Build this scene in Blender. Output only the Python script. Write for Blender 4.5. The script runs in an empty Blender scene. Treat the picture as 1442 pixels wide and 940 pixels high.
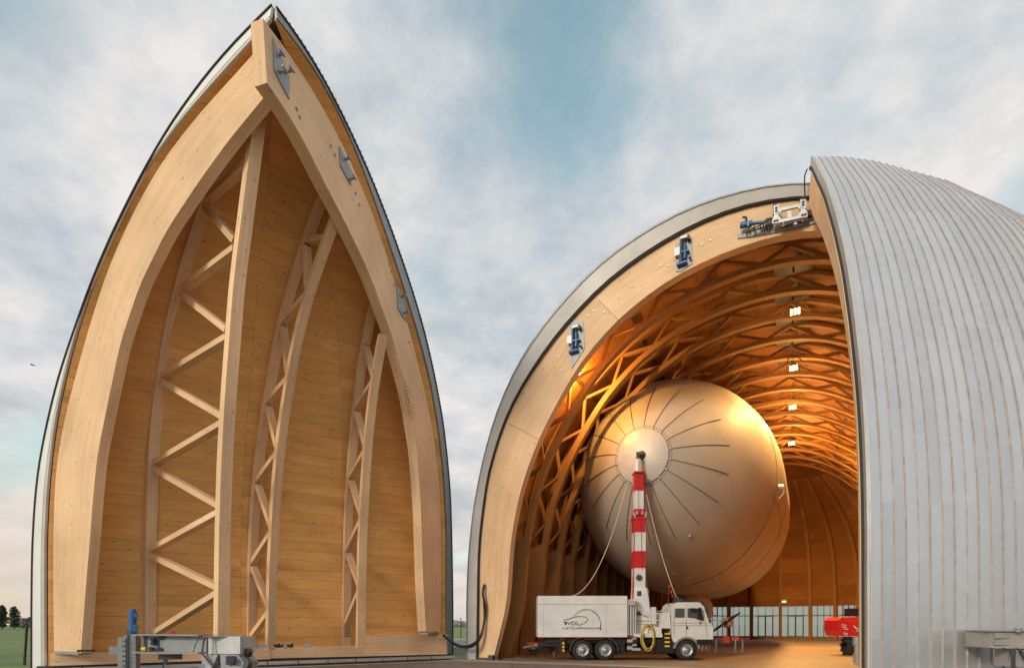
import bpy, bmesh, math, random
from mathutils import Vector, Matrix
random.seed(7)
R = math.radians
S = bpy.context.scene
COL = S.collection

# ---------------------------------------------------------------- camera
HC = 2.1
cam = bpy.data.cameras.new('camera')
cam.sensor_width = 36.0
cam.lens = 800.0 / 1442.0 * 36.0
cam.shift_y = (879.0 - 470.0) / 1442.0
cam.clip_start = 0.1
cam.clip_end = 6000
camo = bpy.data.objects.new('camera', cam)
camo.location = (0, 0, HC)
camo.rotation_euler = (R(90), 0, 0)
COL.objects.link(camo)
S.camera = camo

# ---------------------------------------------------------------- world, sun, exposure
SUN_EL, SUN_AZ = R(20), R(218)          # azimuth measured clockwise from +Y
w = bpy.data.worlds.new('World')
S.world = w
w.use_nodes = True
nt = w.node_tree
nt.nodes.clear()
N = nt.nodes.new
out = N('ShaderNodeOutputWorld'); bg = N('ShaderNodeBackground')
sky = N('ShaderNodeTexSky'); sky.sky_type = 'NISHITA'; sky.sun_disc = False
sky.sun_elevation = SUN_EL; sky.sun_rotation = SUN_AZ
sky.air_density = 1.0; sky.dust_density = 1.5; sky.ozone_density = 1.2
tc = N('ShaderNodeTexCoord'); sep = N('ShaderNodeSeparateXYZ')
nt.links.new(tc.outputs['Generated'], sep.inputs[0])
# cloud deck: direction divided by its height gives a flat layer
addz = N('ShaderNodeMath'); addz.operation = 'MAXIMUM'; addz.inputs[1].default_value = 0.0
nt.links.new(sep.outputs['Z'], addz.inputs[0])
add2 = N('ShaderNodeMath'); add2.operation = 'ADD'; add2.inputs[1].default_value = 0.30
nt.links.new(addz.outputs[0], add2.inputs[0])
dv = N('ShaderNodeVectorMath'); dv.operation = 'DIVIDE'
cmb = N('ShaderNodeCombineXYZ')
for k in ('X', 'Y', 'Z'): nt.links.new(add2.outputs[0], cmb.inputs[k])
nt.links.new(tc.outputs['Generated'], dv.inputs[0]); nt.links.new(cmb.outputs[0], dv.inputs[1])
mp = N('ShaderNodeMapping'); mp.inputs['Location'].default_value = (3.1, 1.72, 0.4)
mp.inputs['Scale'].default_value = (1.0, 1.0, 0.8)
nt.links.new(dv.outputs[0], mp.inputs[0])
n1 = N('ShaderNodeTexNoise'); n1.inputs['Scale'].default_value = 2.1; n1.inputs['Detail'].default_value = 5; n1.inputs['Roughness'].default_value = 0.45
n1.inputs['Distortion'].default_value = 0.2
n2 = N('ShaderNodeTexNoise'); n2.inputs['Scale'].default_value = 3.6; n2.inputs['Detail'].default_value = 8; n2.inputs['Roughness'].default_value = 0.62
nt.links.new(mp.outputs[0], n1.inputs['Vector']); nt.links.new(mp.outputs[0], n2.inputs['Vector'])
cr = N('ShaderNodeValToRGB'); cr.color_ramp.elements[0].position = 0.18; cr.color_ramp.elements[1].position = 0.45
cr.color_ramp.elements[0].color = (0, 0, 0, 1); cr.color_ramp.elements[1].color = (1, 1, 1, 1)
nt.links.new(n1.outputs['Fac'], cr.inputs[0])
cc = N('ShaderNodeValToRGB')
cc.color_ramp.elements[0].position = 0.36; cc.color_ramp.elements[0].color = (3.3, 3.75, 4.1, 1)
cc.color_ramp.elements[1].position = 0.62; cc.color_ramp.elements[1].color = (5.6, 5.4, 5.25, 1)
nt.links.new(n2.outputs['Fac'], cc.inputs[0])
# a warm band of far cloud low on the horizon (whole circle, strongest towards the sunset side)
wr = N('ShaderNodeValToRGB')
wr.color_ramp.elements[0].position = 0.0; wr.color_ramp.elements[0].color = (1, 1, 1, 1)
wr.color_ramp.elements[1].position = 0.30; wr.color_ramp.elements[1].color = (0, 0, 0, 1)
nt.links.new(sep.outputs['Z'], wr.inputs[0])
wx = N('ShaderNodeMapRange'); wx.inputs['From Min'].default_value = 0.35; wx.inputs['From Max'].default_value = -0.75
wx.inputs['To Min'].default_value = 0.2; wx.inputs['To Max'].default_value = 0.95
nt.links.new(sep.outputs['X'], wx.inputs['Value'])
wm = N('ShaderNodeMath'); wm.operation = 'MULTIPLY'
nt.links.new(wr.outputs[0], wm.inputs[0]); nt.links.new(wx.outputs[0], wm.inputs[1])
gd = N('ShaderNodeVectorMath'); gd.operation = 'DISTANCE'; gd.inputs[1].default_value = (.075, .70, .71)
gn = N('ShaderNodeTexNoise'); gn.inputs['Scale'].default_value = 5.5; gn.inputs['Detail'].default_value = 5
nt.links.new(tc.outputs['Generated'], gn.inputs['Vector']); nt.links.new(tc.outputs['Generated'], gd.inputs[0])
gs_ = N('ShaderNodeMath'); gs_.operation = 'MULTIPLY_ADD'; gs_.inputs[1].default_value = .55; nt.links.new(gn.outputs['Fac'], gs_.inputs[0]); nt.links.new(gd.outputs['Value'], gs_.inputs[2])
gm = N('ShaderNodeMapRange'); gm.interpolation_type = 'SMOOTHSTEP'; gm.inputs['From Min'].default_value = .28; gm.inputs['From Max'].default_value = .50; gm.inputs['To Min'].default_value = .26; gm.inputs['To Max'].default_value = 1
nt.links.new(gs_.outputs[0], gm.inputs['Value'])
gx_ = N('ShaderNodeMath'); gx_.operation = 'MULTIPLY'; nt.links.new(cr.outputs[0], gx_.inputs[0]); nt.links.new(gm.outputs[0], gx_.inputs[1])
m1 = N('ShaderNodeMixRGB'); nt.links.new(gx_.outputs[0], m1.inputs[0])
hs = N('ShaderNodeMixRGB'); hs.blend_type = 'MULTIPLY'; hs.inputs[0].default_value = 1.0; hs.inputs[2].default_value = (1.4, 1.85, 1.4, 1)
nt.links.new(sky.outputs[0], hs.inputs[1])
nt.links.new(hs.outputs[0], m1.inputs[1]); nt.links.new(cc.outputs[0], m1.inputs[2])
m2 = N('ShaderNodeMixRGB'); m2.inputs[2].default_value = (5.3, 4.3, 3.5, 1)
nt.links.new(wm.outputs[0], m2.inputs[0]); nt.links.new(m1.outputs[0], m2.inputs[1])
nt.links.new(m2.outputs[0], bg.inputs['Color'])
bg.inputs['Strength'].default_value = 0.125
nt.links.new(bg.outputs[0], out.inputs['Surface'])

sl = bpy.data.lights.new('sun', 'SUN'); sl.energy = 1.5; sl.angle = R(12); sl.color = (1.0, 0.87, 0.70)
so = bpy.data.objects.new('sun', sl); COL.objects.link(so)
sd = Vector((math.sin(SUN_AZ) * math.cos(SUN_EL), math.cos(SUN_AZ) * math.cos(SUN_EL), math.sin(SUN_EL)))
so.rotation_euler = (-sd).to_track_quat('-Z', 'Y').to_euler()
S.view_settings.view_transform = 'Standard'; S.view_settings.look = 'None'
S.view_settings.exposure = 0.28; S.view_settings.gamma = 1.0

# ---------------------------------------------------------------- helpers
def V(*a): return Vector(a if len(a) > 1 else a[0])
def at(px, py, Y): return Vector(((px - 721) / 800.0 * Y, Y, HC + (879 - py) / 800.0 * Y))
HO = Vector((13.530, 26.993, 0)); HX = Vector((0.90020, -0.43547, 0)); HY = Vector((0.43547, 0.90020, 0)); UZ = Vector((0, 0, 1))
def hall(x, y, z=0.0): return HO + HX * x + HY * y + UZ * z
def lerp(a, b, t): return a + (b - a) * t
OFF = {}
class MB:
    def __init__(s): s.v = []; s.f = []; s.uv = []; s.sm = []
    def face(s, pts, uv=None, smooth=False):
        b = len(s.v); s.v += [Vector(p) for p in pts]; s.f.append(tuple(range(b, b + len(pts))))
        if uv is None:
            p0 = Vector(pts[0]); e = (Vector(pts[1]) - p0)
            e = e.normalized() if e.length > 1e-9 else Vector((1, 0, 0))
            nn = e.cross(Vector(pts[2]) - p0)
            q = nn.cross(e).normalized() if nn.length > 1e-12 else Vector((0, 0, 1))
            uv = [((Vector(p) - p0).dot(e), (Vector(p) - p0).dot(q)) for p in pts]
        s.uv.append(uv); s.sm.append(smooth)
    def grid(s, rows, smooth=True, uvs=None, closed=False):
        """rows: list of equal-length point lists, shared vertices"""
        b = len(s.v); nr = len(rows); nc = len(rows[0])
        for r in rows: s.v += [Vector(p) for p in r]
        du = [0.0]
        for i in range(1, nr): du.append(du[-1] + (Vector(rows[i][0]) - Vector(rows[i-1][0])).length)
        dw = [0.0]
        m = nr // 2
        for j in range(1, nc + 1): dw.append(dw[-1] + (Vector(rows[m][j % nc]) - Vector(rows[m][j-1])).length)
        for i in range(nr - 1):
            for j in range(nc if closed else nc - 1):
                k = (j + 1) % nc
                s.f.append((b + i*nc + j, b + i*nc + k, b + (i+1)*nc + k, b + (i+1)*nc + j))
                s.uv.append([(du[i], dw[j]), (du[i], dw[j+1]), (du[i+1], dw[j+1]), (du[i+1], dw[j])]); s.sm.append(smooth)
    def hexa(s, a, b):
        """a, b: quads (4 pts each) joined; u follows a[0]->a[1]"""
        a = [Vector(p) for p in a]; b = [Vector(p) for p in b]
        L = (a[1] - a[0]).length; Wd = (a[3] - a[0]).length; D = (b[0] - a[0]).length
        s.face([a[0], a[1], a[2], a[3]], [(0, 0), (L, 0), (L, Wd), (0, Wd)])
        s.face([b[3], b[2], b[1], b[0]], [(0, Wd), (L, Wd), (L, 0), (0, 0)])
        s.face([a[1], a[0], b[0], b[1]], [(L, 0), (0, 0), (0, D), (L, D)])
        s.face([a[3], a[2], b[2], b[3]], [(0, 0), (L, 0), (L, D), (0, D)])
        s.face([a[0], a[3], b[3], b[0]], [(0, 0), (0, Wd), (.03, Wd), (.03, 0)])
        s.face([a[2], a[1], b[1], b[2]], [(0, 0), (0, Wd), (.03, Wd), (.03, 0)])
    def box(s, c, sz, ax=None):
        c = Vector(c); X, Y, Z = ax if ax else (Vector((1,0,0)), Vector((0,1,0)), UZ)
        hx, hy, hz = X * sz[0] / 2, Y * sz[1] / 2, Z * sz[2] / 2
        s.hexa([c-hx-hy-hz, c+hx-hy-hz, c+hx-hy+hz, c-hx-hy+hz], [c-hx+hy-hz, c+hx+hy-hz, c+hx+hy+hz, c-hx+hy+hz])
        return s
    def beam(s, p, q, wd, hg, side=None):
        """box from p to q; 'side' = direction of the wd dimension"""
        p, q = Vector(p), Vector(q); d = (q - p); L = d.length; d.normalize()
        sd_ = Vector(side) if side is not None else (d.cross(UZ) if abs(d.z) < .99 else Vector((1, 0, 0)))
        sd_ = (sd_ - d * sd_.dot(d)).normalized(); up = sd_.cross(d).normalized()
        s.box((p + q) / 2, (L, wd, hg), (d, sd_, up)); return s
    def ribbon(s, A, B, n, caps=True):
        """solid strip between curves A and B, thickness vector n"""
        n = Vector(n); A = [Vector(p) for p in A]; B = [Vector(p) for p in B]
        s.grid([[a, b] for a, b in zip(A, B)], True)
        s.grid([[b + n, a + n] for a, b in zip(A, B)], True)
        s.grid([[a + n, a] for a in A], True)
        s.grid([[b, b + n] for b in B], True)
        if caps:
            s.face([A[0], B[0], B[0] + n, A[0] + n]); s.face([B[-1], A[-1], A[-1] + n, B[-1] + n])
        return s
    def tube(s, path, r, n=8, caps=True, smooth=True):
        path = [Vector(p) for p in path]; rr = r if isinstance(r, (list, tuple)) else [r] * len(path)
        d = (path[1] - path[0]).normalized()
        a = d.cross(UZ) if abs(d.z) < .95 else d.cross(Vector((0, 1, 0)))
        a.normalize(); rows = []
        for i, p in enumerate(path):
            d = (path[min(i+1, len(path)-1)] - path[max(i-1, 0)]).normalized()
            a = (a - d * a.dot(d)).normalized(); b = d.cross(a)
            rows.append([p + (a * math.cos(2*math.pi*k/n) + b * math.sin(2*math.pi*k/n)) * rr[i] for k in range(n)])
        s.grid(rows, smooth, closed=True)
        if caps:
            if rr[0] > 1e-4: s.face(list(reversed(rows[0])))
            if rr[-1] > 1e-4: s.face(rows[-1])
        return s
    def cyl(s, p, q, r, r2=None, n=16): return s.tube([p, q], [r, r if r2 is None else r2], n)
    def lathe(s, c, axis, prof, n=32):
        """prof: list of (distance along axis, radius)"""
        c = Vector(c); ax = Vector(axis).normalized()
        a = ax.cross(UZ) if abs(ax.z) < .95 else ax.cross(Vector((1, 0, 0))); a.normalize(); b = ax.cross(a)
        s.grid([[c + ax * t + (a * math.cos(2*math.pi*k/n) + b * math.sin(2*math.pi*k/n)) * r for k in range(n)] for t, r in prof], True, closed=True)
        return s
    def prism(s, poly, n):
        n = Vector(n); poly = [Vector(p) for p in poly]
        s.face(poly); s.face([p + n for p in reversed(poly)])
        for i in range(len(poly)):
            a, b = poly[i], poly[(i+1) % len(poly)]
            s.face([b, a, a + n, b + n])
        return s
    def build(s, name, mat, parent=None, weld=False):
        off = Vector((0, 0, 0))
        if parent is not None:
            p = parent
            while p.parent: p = p.parent
            off = OFF.get(p.name, off)
        me = bpy.data.meshes.new(name)
        me.from_pydata([tuple(v - off) for v in s.v], [], s.f)
        ul = me.uv_layers.new(name='UVMap'); i = 0
        for uv in s.uv:
            for c in uv: ul.data[i].uv = c; i += 1
        me.polygons.foreach_set('use_smooth', s.sm)
        bm = bmesh.new(); bm.from_mesh(me)
        bmesh.ops.recalc_face_normals(bm, faces=bm.faces) if weld else None
        bm.to_mesh(me); bm.free()
        if mat: me.materials.append(mat)
        me.update()
        o = bpy.data.objects.new(name, me); COL.objects.link(o)
        if parent is not None: o.parent = parent
        return o
def tag(o, label=None, cat=None, group=None, kind=None):
    if label: o['label'] = label
    if cat: o['category'] = cat
    if group: o['group'] = group
    if kind: o['kind'] = kind
    return o
def thing(name, label, cat, loc=(0, 0, 0), group=None):
    o = bpy.data.objects.new(name, None); o.empty_display_size = .2
    COL.objects.link(o); o.location = loc; OFF[o.name] = Vector(loc)
    return tag(o, label, cat, group)
def copy_tree(o, parent=None):
    c = o.copy(); COL.objects.link(c)
    if parent is not None: c.parent = parent
    for ch in list(o.children): copy_tree(ch, c)
    return c
def resample(pts, n, smooth=0):
    P = [Vector((p[0], p[1], 0)) if len(p) == 2 else Vector(p) for p in pts]
    d = [0]
    for i in range(1, len(P)): d.append(d[-1] + (P[i] - P[i-1]).length)
    o = []; j = 0
    for k in range(n):
        t = d[-1] * k / (n - 1)
        while j < len(P) - 2 and d[j+1] < t: j += 1
        o.append(P[j].lerp(P[j+1], (t - d[j]) / max(1e-9, d[j+1] - d[j])))
    for _ in range(smooth):
        o = [o[0]] + [(o[i-1] + o[i] * 2 + o[i+1]) / 4 for i in range(1, n-1)] + [o[-1]]
    return [(p.x, p.y) for p in o]
def interp(x, xs, ys):
    if x <= xs[0]: return ys[0]
    for i in range(1, len(xs)):
        if x <= xs[i]: return lerp(ys[i-1], ys[i], (x - xs[i-1]) / max(1e-9, xs[i] - xs[i-1]))
    return ys[-1]

# ---------------------------------------------------------------- materials
def mat(name, col, rough=.6, metal=0.0, noise=None, bump=0.0, bscale=20.0, var=0.0, spec=.5, coat=0.0):
    m = bpy.data.materials.new(name); m.use_nodes = True; t = m.node_tree; b = t.nodes['Principled BSDF']
    b.inputs['Base Color'].default_value = (*col, 1); b.inputs['Roughness'].default_value = rough; b.inputs['Metallic'].default_value = metal
    b.inputs['Specular IOR Level'].default_value = spec; b.inputs['Coat Weight'].default_value = coat
    g = t.nodes.new('ShaderNodeNewGeometry')
    if noise:
        sc, amt = noise
        n = t.nodes.new('ShaderNodeTexNoise'); n.inputs['Scale'].default_value = sc; n.inputs['Detail'].default_value = 6; n.inputs['Roughness'].default_value = .6
        t.links.new(g.outputs['Position'], n.inputs['Vector'])
        r = t.nodes.new('ShaderNodeMapRange'); r.inputs['From Min'].default_value = .3; r.inputs['From Max'].default_value = .7
        r.inputs['To Min'].default_value = 1 - amt; r.inputs['To Max'].default_value = 1 + amt
        t.links.new(n.outputs['Fac'], r.inputs['Value'])
        fac = r.outputs[0]
        if var:
            oi = t.nodes.new('ShaderNodeObjectInfo'); r2 = t.nodes.new('ShaderNodeMapRange')
            r2.inputs['To Min'].default_value = 1 - var; r2.inputs['To Max'].default_value = 1 + var
            t.links.new(oi.outputs['Random'], r2.inputs['Value'])
            mm = t.nodes.new('ShaderNodeMath'); mm.operation = 'MULTIPLY'; t.links.new(fac, mm.inputs[0]); t.links.new(r2.outputs[0], mm.inputs[1]); fac = mm.outputs[0]
        x = t.nodes.new('ShaderNodeVectorMath'); x.operation = 'SCALE'; x.inputs[0].default_value = col
        t.links.new(fac, x.inputs['Scale']); t.links.new(x.outputs[0], b.inputs['Base Color'])
    if bump:
        n = t.nodes.new('ShaderNodeTexNoise'); n.inputs['Scale'].default_value = bscale; n.inputs['Detail'].default_value = 4
        t.links.new(g.outputs['Position'], n.inputs['Vector'])
        bp = t.nodes.new('ShaderNodeBump'); bp.inputs['Strength'].default_value = bump; bp.inputs['Distance'].default_value = .05
        t.links.new(n.outputs['Fac'], bp.inputs['Height']); t.links.new(bp.outputs[0], b.inputs['Normal'])
    return m

def wood(name, c1, c2, lam=0.0, knots=.5, rough=.62, var=.08, gs=(0.5, 26.0)):
    """timber with grain along U (metres), lamella joints every 'lam' metres across V"""
    m = bpy.data.materials.new(name); m.use_nodes = True; t = m.node_tree; b = t.nodes['Principled BSDF']
    b.inputs['Roughness'].default_value = rough; b.inputs['Specular IOR Level'].default_value = .3
    nn = t.nodes.new
    uv = nn('ShaderNodeUVMap'); oi = nn('ShaderNodeObjectInfo')
    off = nn('ShaderNodeVectorMath'); off.operation = 'SCALE'; off.inputs[0].default_value = (37, 19, 0); t.links.new(oi.outputs['Random'], off.inputs['Scale'])
    ad = nn('ShaderNodeVectorMath'); ad.operation = 'ADD'; t.links.new(uv.outputs[0], ad.inputs[0]); t.links.new(off.outputs[0], ad.inputs[1])
    mp_ = nn('ShaderNodeMapping'); mp_.inputs['Scale'].default_value = (gs[0], gs[1], 1); t.links.new(ad.outputs[0], mp_.inputs[0])
    n = nn('ShaderNodeTexNoise'); n.inputs['Scale'].default_value = 1; n.inputs['Detail'].default_value = 5; n.inputs['Roughness'].default_value = .6; n.inputs['Distortion'].default_value = .4
    t.links.new(mp_.outputs[0], n.inputs['Vector'])
    ramp = nn('ShaderNodeValToRGB'); ramp.color_ramp.elements[0].position = .30; ramp.color_ramp.elements[1].position = .72
    ramp.color_ramp.elements[0].color = (*c2, 1); ramp.color_ramp.elements[1].color = (*c1, 1)
    t.links.new(n.outputs['Fac'], ramp.inputs[0]); colr = ramp.outputs[0]
    # broad tone drift
    n2_ = nn('ShaderNodeTexNoise'); n2_.inputs['Scale'].default_value = .35; n2_.inputs['Detail'].default_value = 3; t.links.new(ad.outputs[0], n2_.inputs['Vector'])
    r2 = nn('ShaderNodeMapRange'); r2.inputs['From Min'].default_value = .3; r2.inputs['From Max'].default_value = .7; r2.inputs['To Min'].default_value = .87; r2.inputs['To Max'].default_value = 1.12
    t.links.new(n2_.outputs['Fac'], r2.inputs['Value'])
    r3 = nn('ShaderNodeMapRange'); r3.inputs['To Min'].default_value = 1 - var; r3.inputs['To Max'].default_value = 1 + var; t.links.new(oi.outputs['Random'], r3.inputs['Value'])
    mu = nn('ShaderNodeMath'); mu.operation = 'MULTIPLY'; t.links.new(r2.outputs[0], mu.inputs[0]); t.links.new(r3.outputs[0], mu.inputs[1])
    fac = mu.outputs[0]
    if lam:
        br = nn('ShaderNodeTexBrick'); br.inputs['Scale'].default_value = 1; br.inputs['Brick Width'].default_value = 3.7; br.inputs['Row Height'].default_value = lam
        br.inputs['Mortar Size'].default_value = .004; br.inputs['Mortar Smooth'].default_value = .6
        br.inputs['Color1'].default_value = (.95, .95, .95, 1); br.inputs['Color2'].default_value = (1.04, 1.04, 1.04, 1); br.inputs['Mortar'].default_value = (.80, .80, .80, 1)
        t.links.new(ad.outputs[0], br.inputs['Vector'])
        bw = nn('ShaderNodeMath'); bw.operation = 'MULTIPLY'; t.links.new(br.outputs['Color'], bw.inputs[0]); t.links.new(fac, bw.inputs[1]); fac = bw.outputs[0]
    if knots:
        mk = nn('ShaderNodeMapping'); mk.inputs['Scale'].default_value = (1.5, 4.6, 1); t.links.new(ad.outputs[0], mk.inputs[0])
        vo = nn('ShaderNodeTexVoronoi'); vo.inputs['Scale'].default_value = 1; t.links.new(mk.outputs[0], vo.inputs['Vector'])
        kr = nn('ShaderNodeMapRange'); kr.inputs['From Min'].default_value = .07; kr.inputs['From Max'].default_value = .15; kr.inputs['To Min'].default_value = 1 - knots; kr.inputs['To Max'].default_value = 1
        t.links.new(vo.outputs['Distance'], kr.inputs['Value'])
        k2 = nn('ShaderNodeMath'); k2.operation = 'MULTIPLY'; t.links.new(kr.outputs[0], k2.inputs[0]); t.links.new(fac, k2.inputs[1]); fac = k2.outputs[0]
    sc = nn('ShaderNodeVectorMath'); sc.operation = 'SCALE'; t.links.new(colr, sc.inputs[0]); t.links.new(fac, sc.inputs['Scale'])
    t.links.new(sc.outputs[0], b.inputs['Base Color'])
    bp = nn('ShaderNodeBump'); bp.inputs['Strength'].default_value = .25; bp.inputs['Distance'].default_value = .02
    t.links.new(n.outputs['Fac'], bp.inputs['Height']); t.links.new(bp.outputs[0], b.inputs['Normal'])
    return m

M = {}
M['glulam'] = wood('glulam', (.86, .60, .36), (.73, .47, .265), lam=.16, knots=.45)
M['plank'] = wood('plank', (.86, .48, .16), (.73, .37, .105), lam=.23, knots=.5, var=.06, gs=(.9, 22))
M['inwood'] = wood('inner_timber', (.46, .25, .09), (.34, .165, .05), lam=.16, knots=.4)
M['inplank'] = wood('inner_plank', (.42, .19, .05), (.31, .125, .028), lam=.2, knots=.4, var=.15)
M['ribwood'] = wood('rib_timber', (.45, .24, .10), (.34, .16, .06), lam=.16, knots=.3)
M['zinc'] = None
def zinc():
    m = bpy.data.materials.new('zinc_sheet'); m.use_nodes = True; t = m.node_tree; b = t.nodes['Principled BSDF']; nn = t.nodes.new
    b.inputs['Metallic'].default_value = .7
    oi = nn('ShaderNodeObjectInfo'); g = nn('ShaderNodeNewGeometry')
    n = nn('ShaderNodeTexNoise'); n.inputs['Scale'].default_value = .5; n.inputs['Detail'].default_value = 5; t.links.new(g.outputs['Position'], n.inputs['Vector'])
    mp_ = nn('ShaderNodeMapping'); mp_.inputs['Scale'].default_value = (5, 5, .35); t.links.new(g.outputs['Position'], mp_.inputs[0])
    ns = nn('ShaderNodeTexNoise'); ns.inputs['Scale'].default_value = 1.2; ns.inputs['Detail'].default_value = 5; t.links.new(mp_.outputs[0], ns.inputs['Vector'])
    a = nn('ShaderNodeMath'); a.operation = 'ADD'; t.links.new(n.outputs['Fac'], a.inputs[0]); t.links.new(ns.outputs['Fac'], a.inputs[1])
    r = nn('ShaderNodeMapRange'); r.inputs['From Min'].default_value = .7; r.inputs['From Max'].default_value = 1.3; r.inputs['To Min'].default_value = .93; r.inputs['To Max'].default_value = 1.05
    t.links.new(a.outputs[0], r.inputs['Value'])
    r2 = nn('ShaderNodeMapRange'); r2.inputs['To Min'].default_value = .93; r2.inputs['To Max'].default_value = 1.05; t.links.new(oi.outputs['Random'], r2.inputs['Value'])
    mu = nn('ShaderNodeMath'); mu.operation = 'MULTIPLY'; t.links.new(r.outputs[0], mu.inputs[0]); t.links.new(r2.outputs[0], mu.inputs[1])
    sc = nn('ShaderNodeVectorMath'); sc.operation = 'SCALE'; sc.inputs[0].default_value = (.62, .63, .645); t.links.new(mu.outputs[0], sc.inputs['Scale'])
    t.links.new(sc.outputs[0], b.inputs['Base Color'])
    rr = nn('ShaderNodeMapRange'); rr.inputs['To Min'].default_value = .26; rr.inputs['To Max'].default_value = .46; t.links.new(n.outputs['Fac'], rr.inputs['Value']); t.links.new(rr.outputs[0], b.inputs['Roughness'])
    nb = nn('ShaderNodeTexNoise'); nb.inputs['Scale'].default_value = 1.6; nb.inputs['Detail'].default_value = 3; t.links.new(g.outputs['Position'], nb.inputs['Vector'])
    bp = nn('ShaderNodeBump'); bp.inputs['Strength'].default_value = .35; bp.inputs['Distance'].default_value = .04
    t.links.new(nb.outputs['Fac'], bp.inputs['Height']); t.links.new(bp.outputs[0], b.inputs['Normal'])
    return m
M['zinc'] = zinc()
M['seam'] = mat('seam_reflection_tint', (.50, .44, .42), .55, .3, (4, .2))  # dark, warm reflection on the rib faces, painted in as a brownish colour
M['trim'] = mat('trim_sheet', (.50, .49, .47), .5, .3, (.8, .12), .15, 2)
M['whitetrim'] = mat('white_trim_sheet', (.78, .78, .77), .45, .1, (.7, .06))
M['halltrim'] = mat('arch_trim_sheet', (.60, .585, .56), .5, .15, (.25, .2), .15, 2)
M['darkgap'] = mat('dark_rubber_seal', (.03, .03, .032), .7)
M['steel'] = mat('grey_painted_steel', (.30, .32, .33), .5, .3, (3, .12), .1, 9)
M['steel_pale'] = mat('pale_grey_steel', (.52, .53, .54), .45, .3, (3, .1), .1, 9)
M['steel_dark'] = mat('dark_steel', (.09, .095, .10), .5, .5, (4, .2))
M['steel_warm'] = mat('grey_brown_box_paint', (.36, .33, .31), .55, .2, (3, .08))
M['blue'] = mat('blue_motor_paint', (.02, .11, .32), .38, .1, (5, .15), coat=.2)
M['black'] = mat('black_paint', (.018, .018, .02), .45, 0, (4, .2))
M['rubber'] = mat('tyre_rubber', (.022, .022, .023), .85, 0, (9, .25), .3, 30)
M['white'] = mat('white_paint', (.70, .71, .71), .42, 0, (1.1, .10), .05, 3, coat=.15)
M['red'] = mat('red_paint', (.58, .02, .025), .4, 0, (3, .12))
M['redlift'] = mat('red_hood_paint', (.70, .035, .02), .32, 0, (2, .1), coat=.4)
M['orange'] = mat('orange_red_paint', (.72, .13, .06), .4, 0, (2, .1))
M['yellow'] = mat('yellow_paint', (.78, .52, .03), .45, 0, (4, .15))
M['hose'] = mat('yellow_hose', (.55, .42, .08), .5, 0, (9, .3))
M['rope'] = mat('rope_fibre', (.62, .56, .45), .9, 0, (20, .25))
M['hub'] = mat('wheel_hub_metal', (.50, .51, .52), .4, .6, (12, .25))
M['fabric'] = None
def fabric():
    m = bpy.data.materials.new('airship_fabric'); m.use_nodes = True; t = m.node_tree; b = t.nodes['Principled BSDF']; nn = t.nodes.new
    b.inputs['Base Color'].default_value = (.62, .59, .55, 1); b.inputs['Roughness'].default_value = .60; b.inputs['Metallic'].default_value = .1
    g = nn('ShaderNodeNewGeometry')
    n = nn('ShaderNodeTexNoise'); n.inputs['Scale'].default_value = .45; n.inputs['Detail'].default_value = 4; t.links.new(g.outputs['Position'], n.inputs['Vector'])
    r = nn('ShaderNodeMapRange'); r.inputs['From Min'].default_value = .3; r.inputs['From Max'].default_value = .7; r.inputs['To Min'].default_value = .92; r.inputs['To Max'].default_value = 1.05; t.links.new(n.outputs['Fac'], r.inputs['Value'])
    uv = nn('ShaderNodeUVMap'); br = nn('ShaderNodeTexBrick'); br.inputs['Scale'].default_value = 1; br.inputs['Brick Width'].default_value = 6; br.inputs['Row Height'].default_value = 2.9
    br.inputs['Mortar Size'].default_value = .008; br.inputs['Color1'].default_value = (1, 1, 1, 1); br.inputs['Color2'].default_value = (.985, .985, .985, 1); br.inputs['Mortar'].default_value = (.9, .9, .9, 1)
    br.offset = 0
    t.links.new(uv.outputs[0], br.inputs['Vector'])
    mu = nn('ShaderNodeMath'); mu.operation = 'MULTIPLY'; t.links.new(r.outputs[0], mu.inputs[0]); t.links.new(br.outputs['Color'], mu.inputs[1])
    sc = nn('ShaderNodeVectorMath'); sc.operation = 'SCALE'; sc.inputs[0].default_value = (.50, .435, .365); t.links.new(mu.outputs[0], sc.inputs['Scale'])
    t.links.new(sc.outputs[0], b.inputs['Base Color'])
    n3 = nn('ShaderNodeTexNoise'); n3.inputs['Scale'].default_value = .8; t.links.new(g.outputs['Position'], n3.inputs['Vector'])
    bp = nn('ShaderNodeBump'); bp.inputs['Strength'].default_value = .2; bp.inputs['Distance'].default_value = .05; t.links.new(n3.outputs['Fac'], bp.inputs['Height']); t.links.new(bp.outputs[0], b.inputs['Normal'])
    return m
M['fabric'] = fabric()
M['nosecap'] = mat('nose_cap_white', (.54, .50, .46), .45, .1, (1.2, .05))
M['batten'] = mat('batten_dark', (.22, .18, .14), .5, .2)
def glass(name, tint, fac):
    m = bpy.data.materials.new(name); m.use_nodes = True; t = m.node_tree; b = t.nodes['Principled BSDF']
    b.inputs['Base Color'].default_value = (*tint, 1); b.inputs['Roughness'].default_value = .06
    tr = t.nodes.new('ShaderNodeBsdfTransparent'); mx = t.nodes.new('ShaderNodeMixShader'); mx.inputs[0].default_value = fac
    t.links.new(tr.outputs[0], mx.inputs[1]); t.links.new(b.outputs[0], mx.inputs[2])
    t.links.new(mx.outputs[0], t.nodes['Material Output'].inputs[0]); return m
M['glass'] = glass('window_glass', (.6, .66, .64), .22)
tl_ = M['glass'].node_tree; tb_ = tl_.nodes.new('ShaderNodeBsdfTranslucent'); tb_.inputs[0].default_value = (.92, .95, .92, 1); m3_ = tl_.nodes.new('ShaderNodeMixShader'); m3_.inputs[0].default_value = .68
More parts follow.
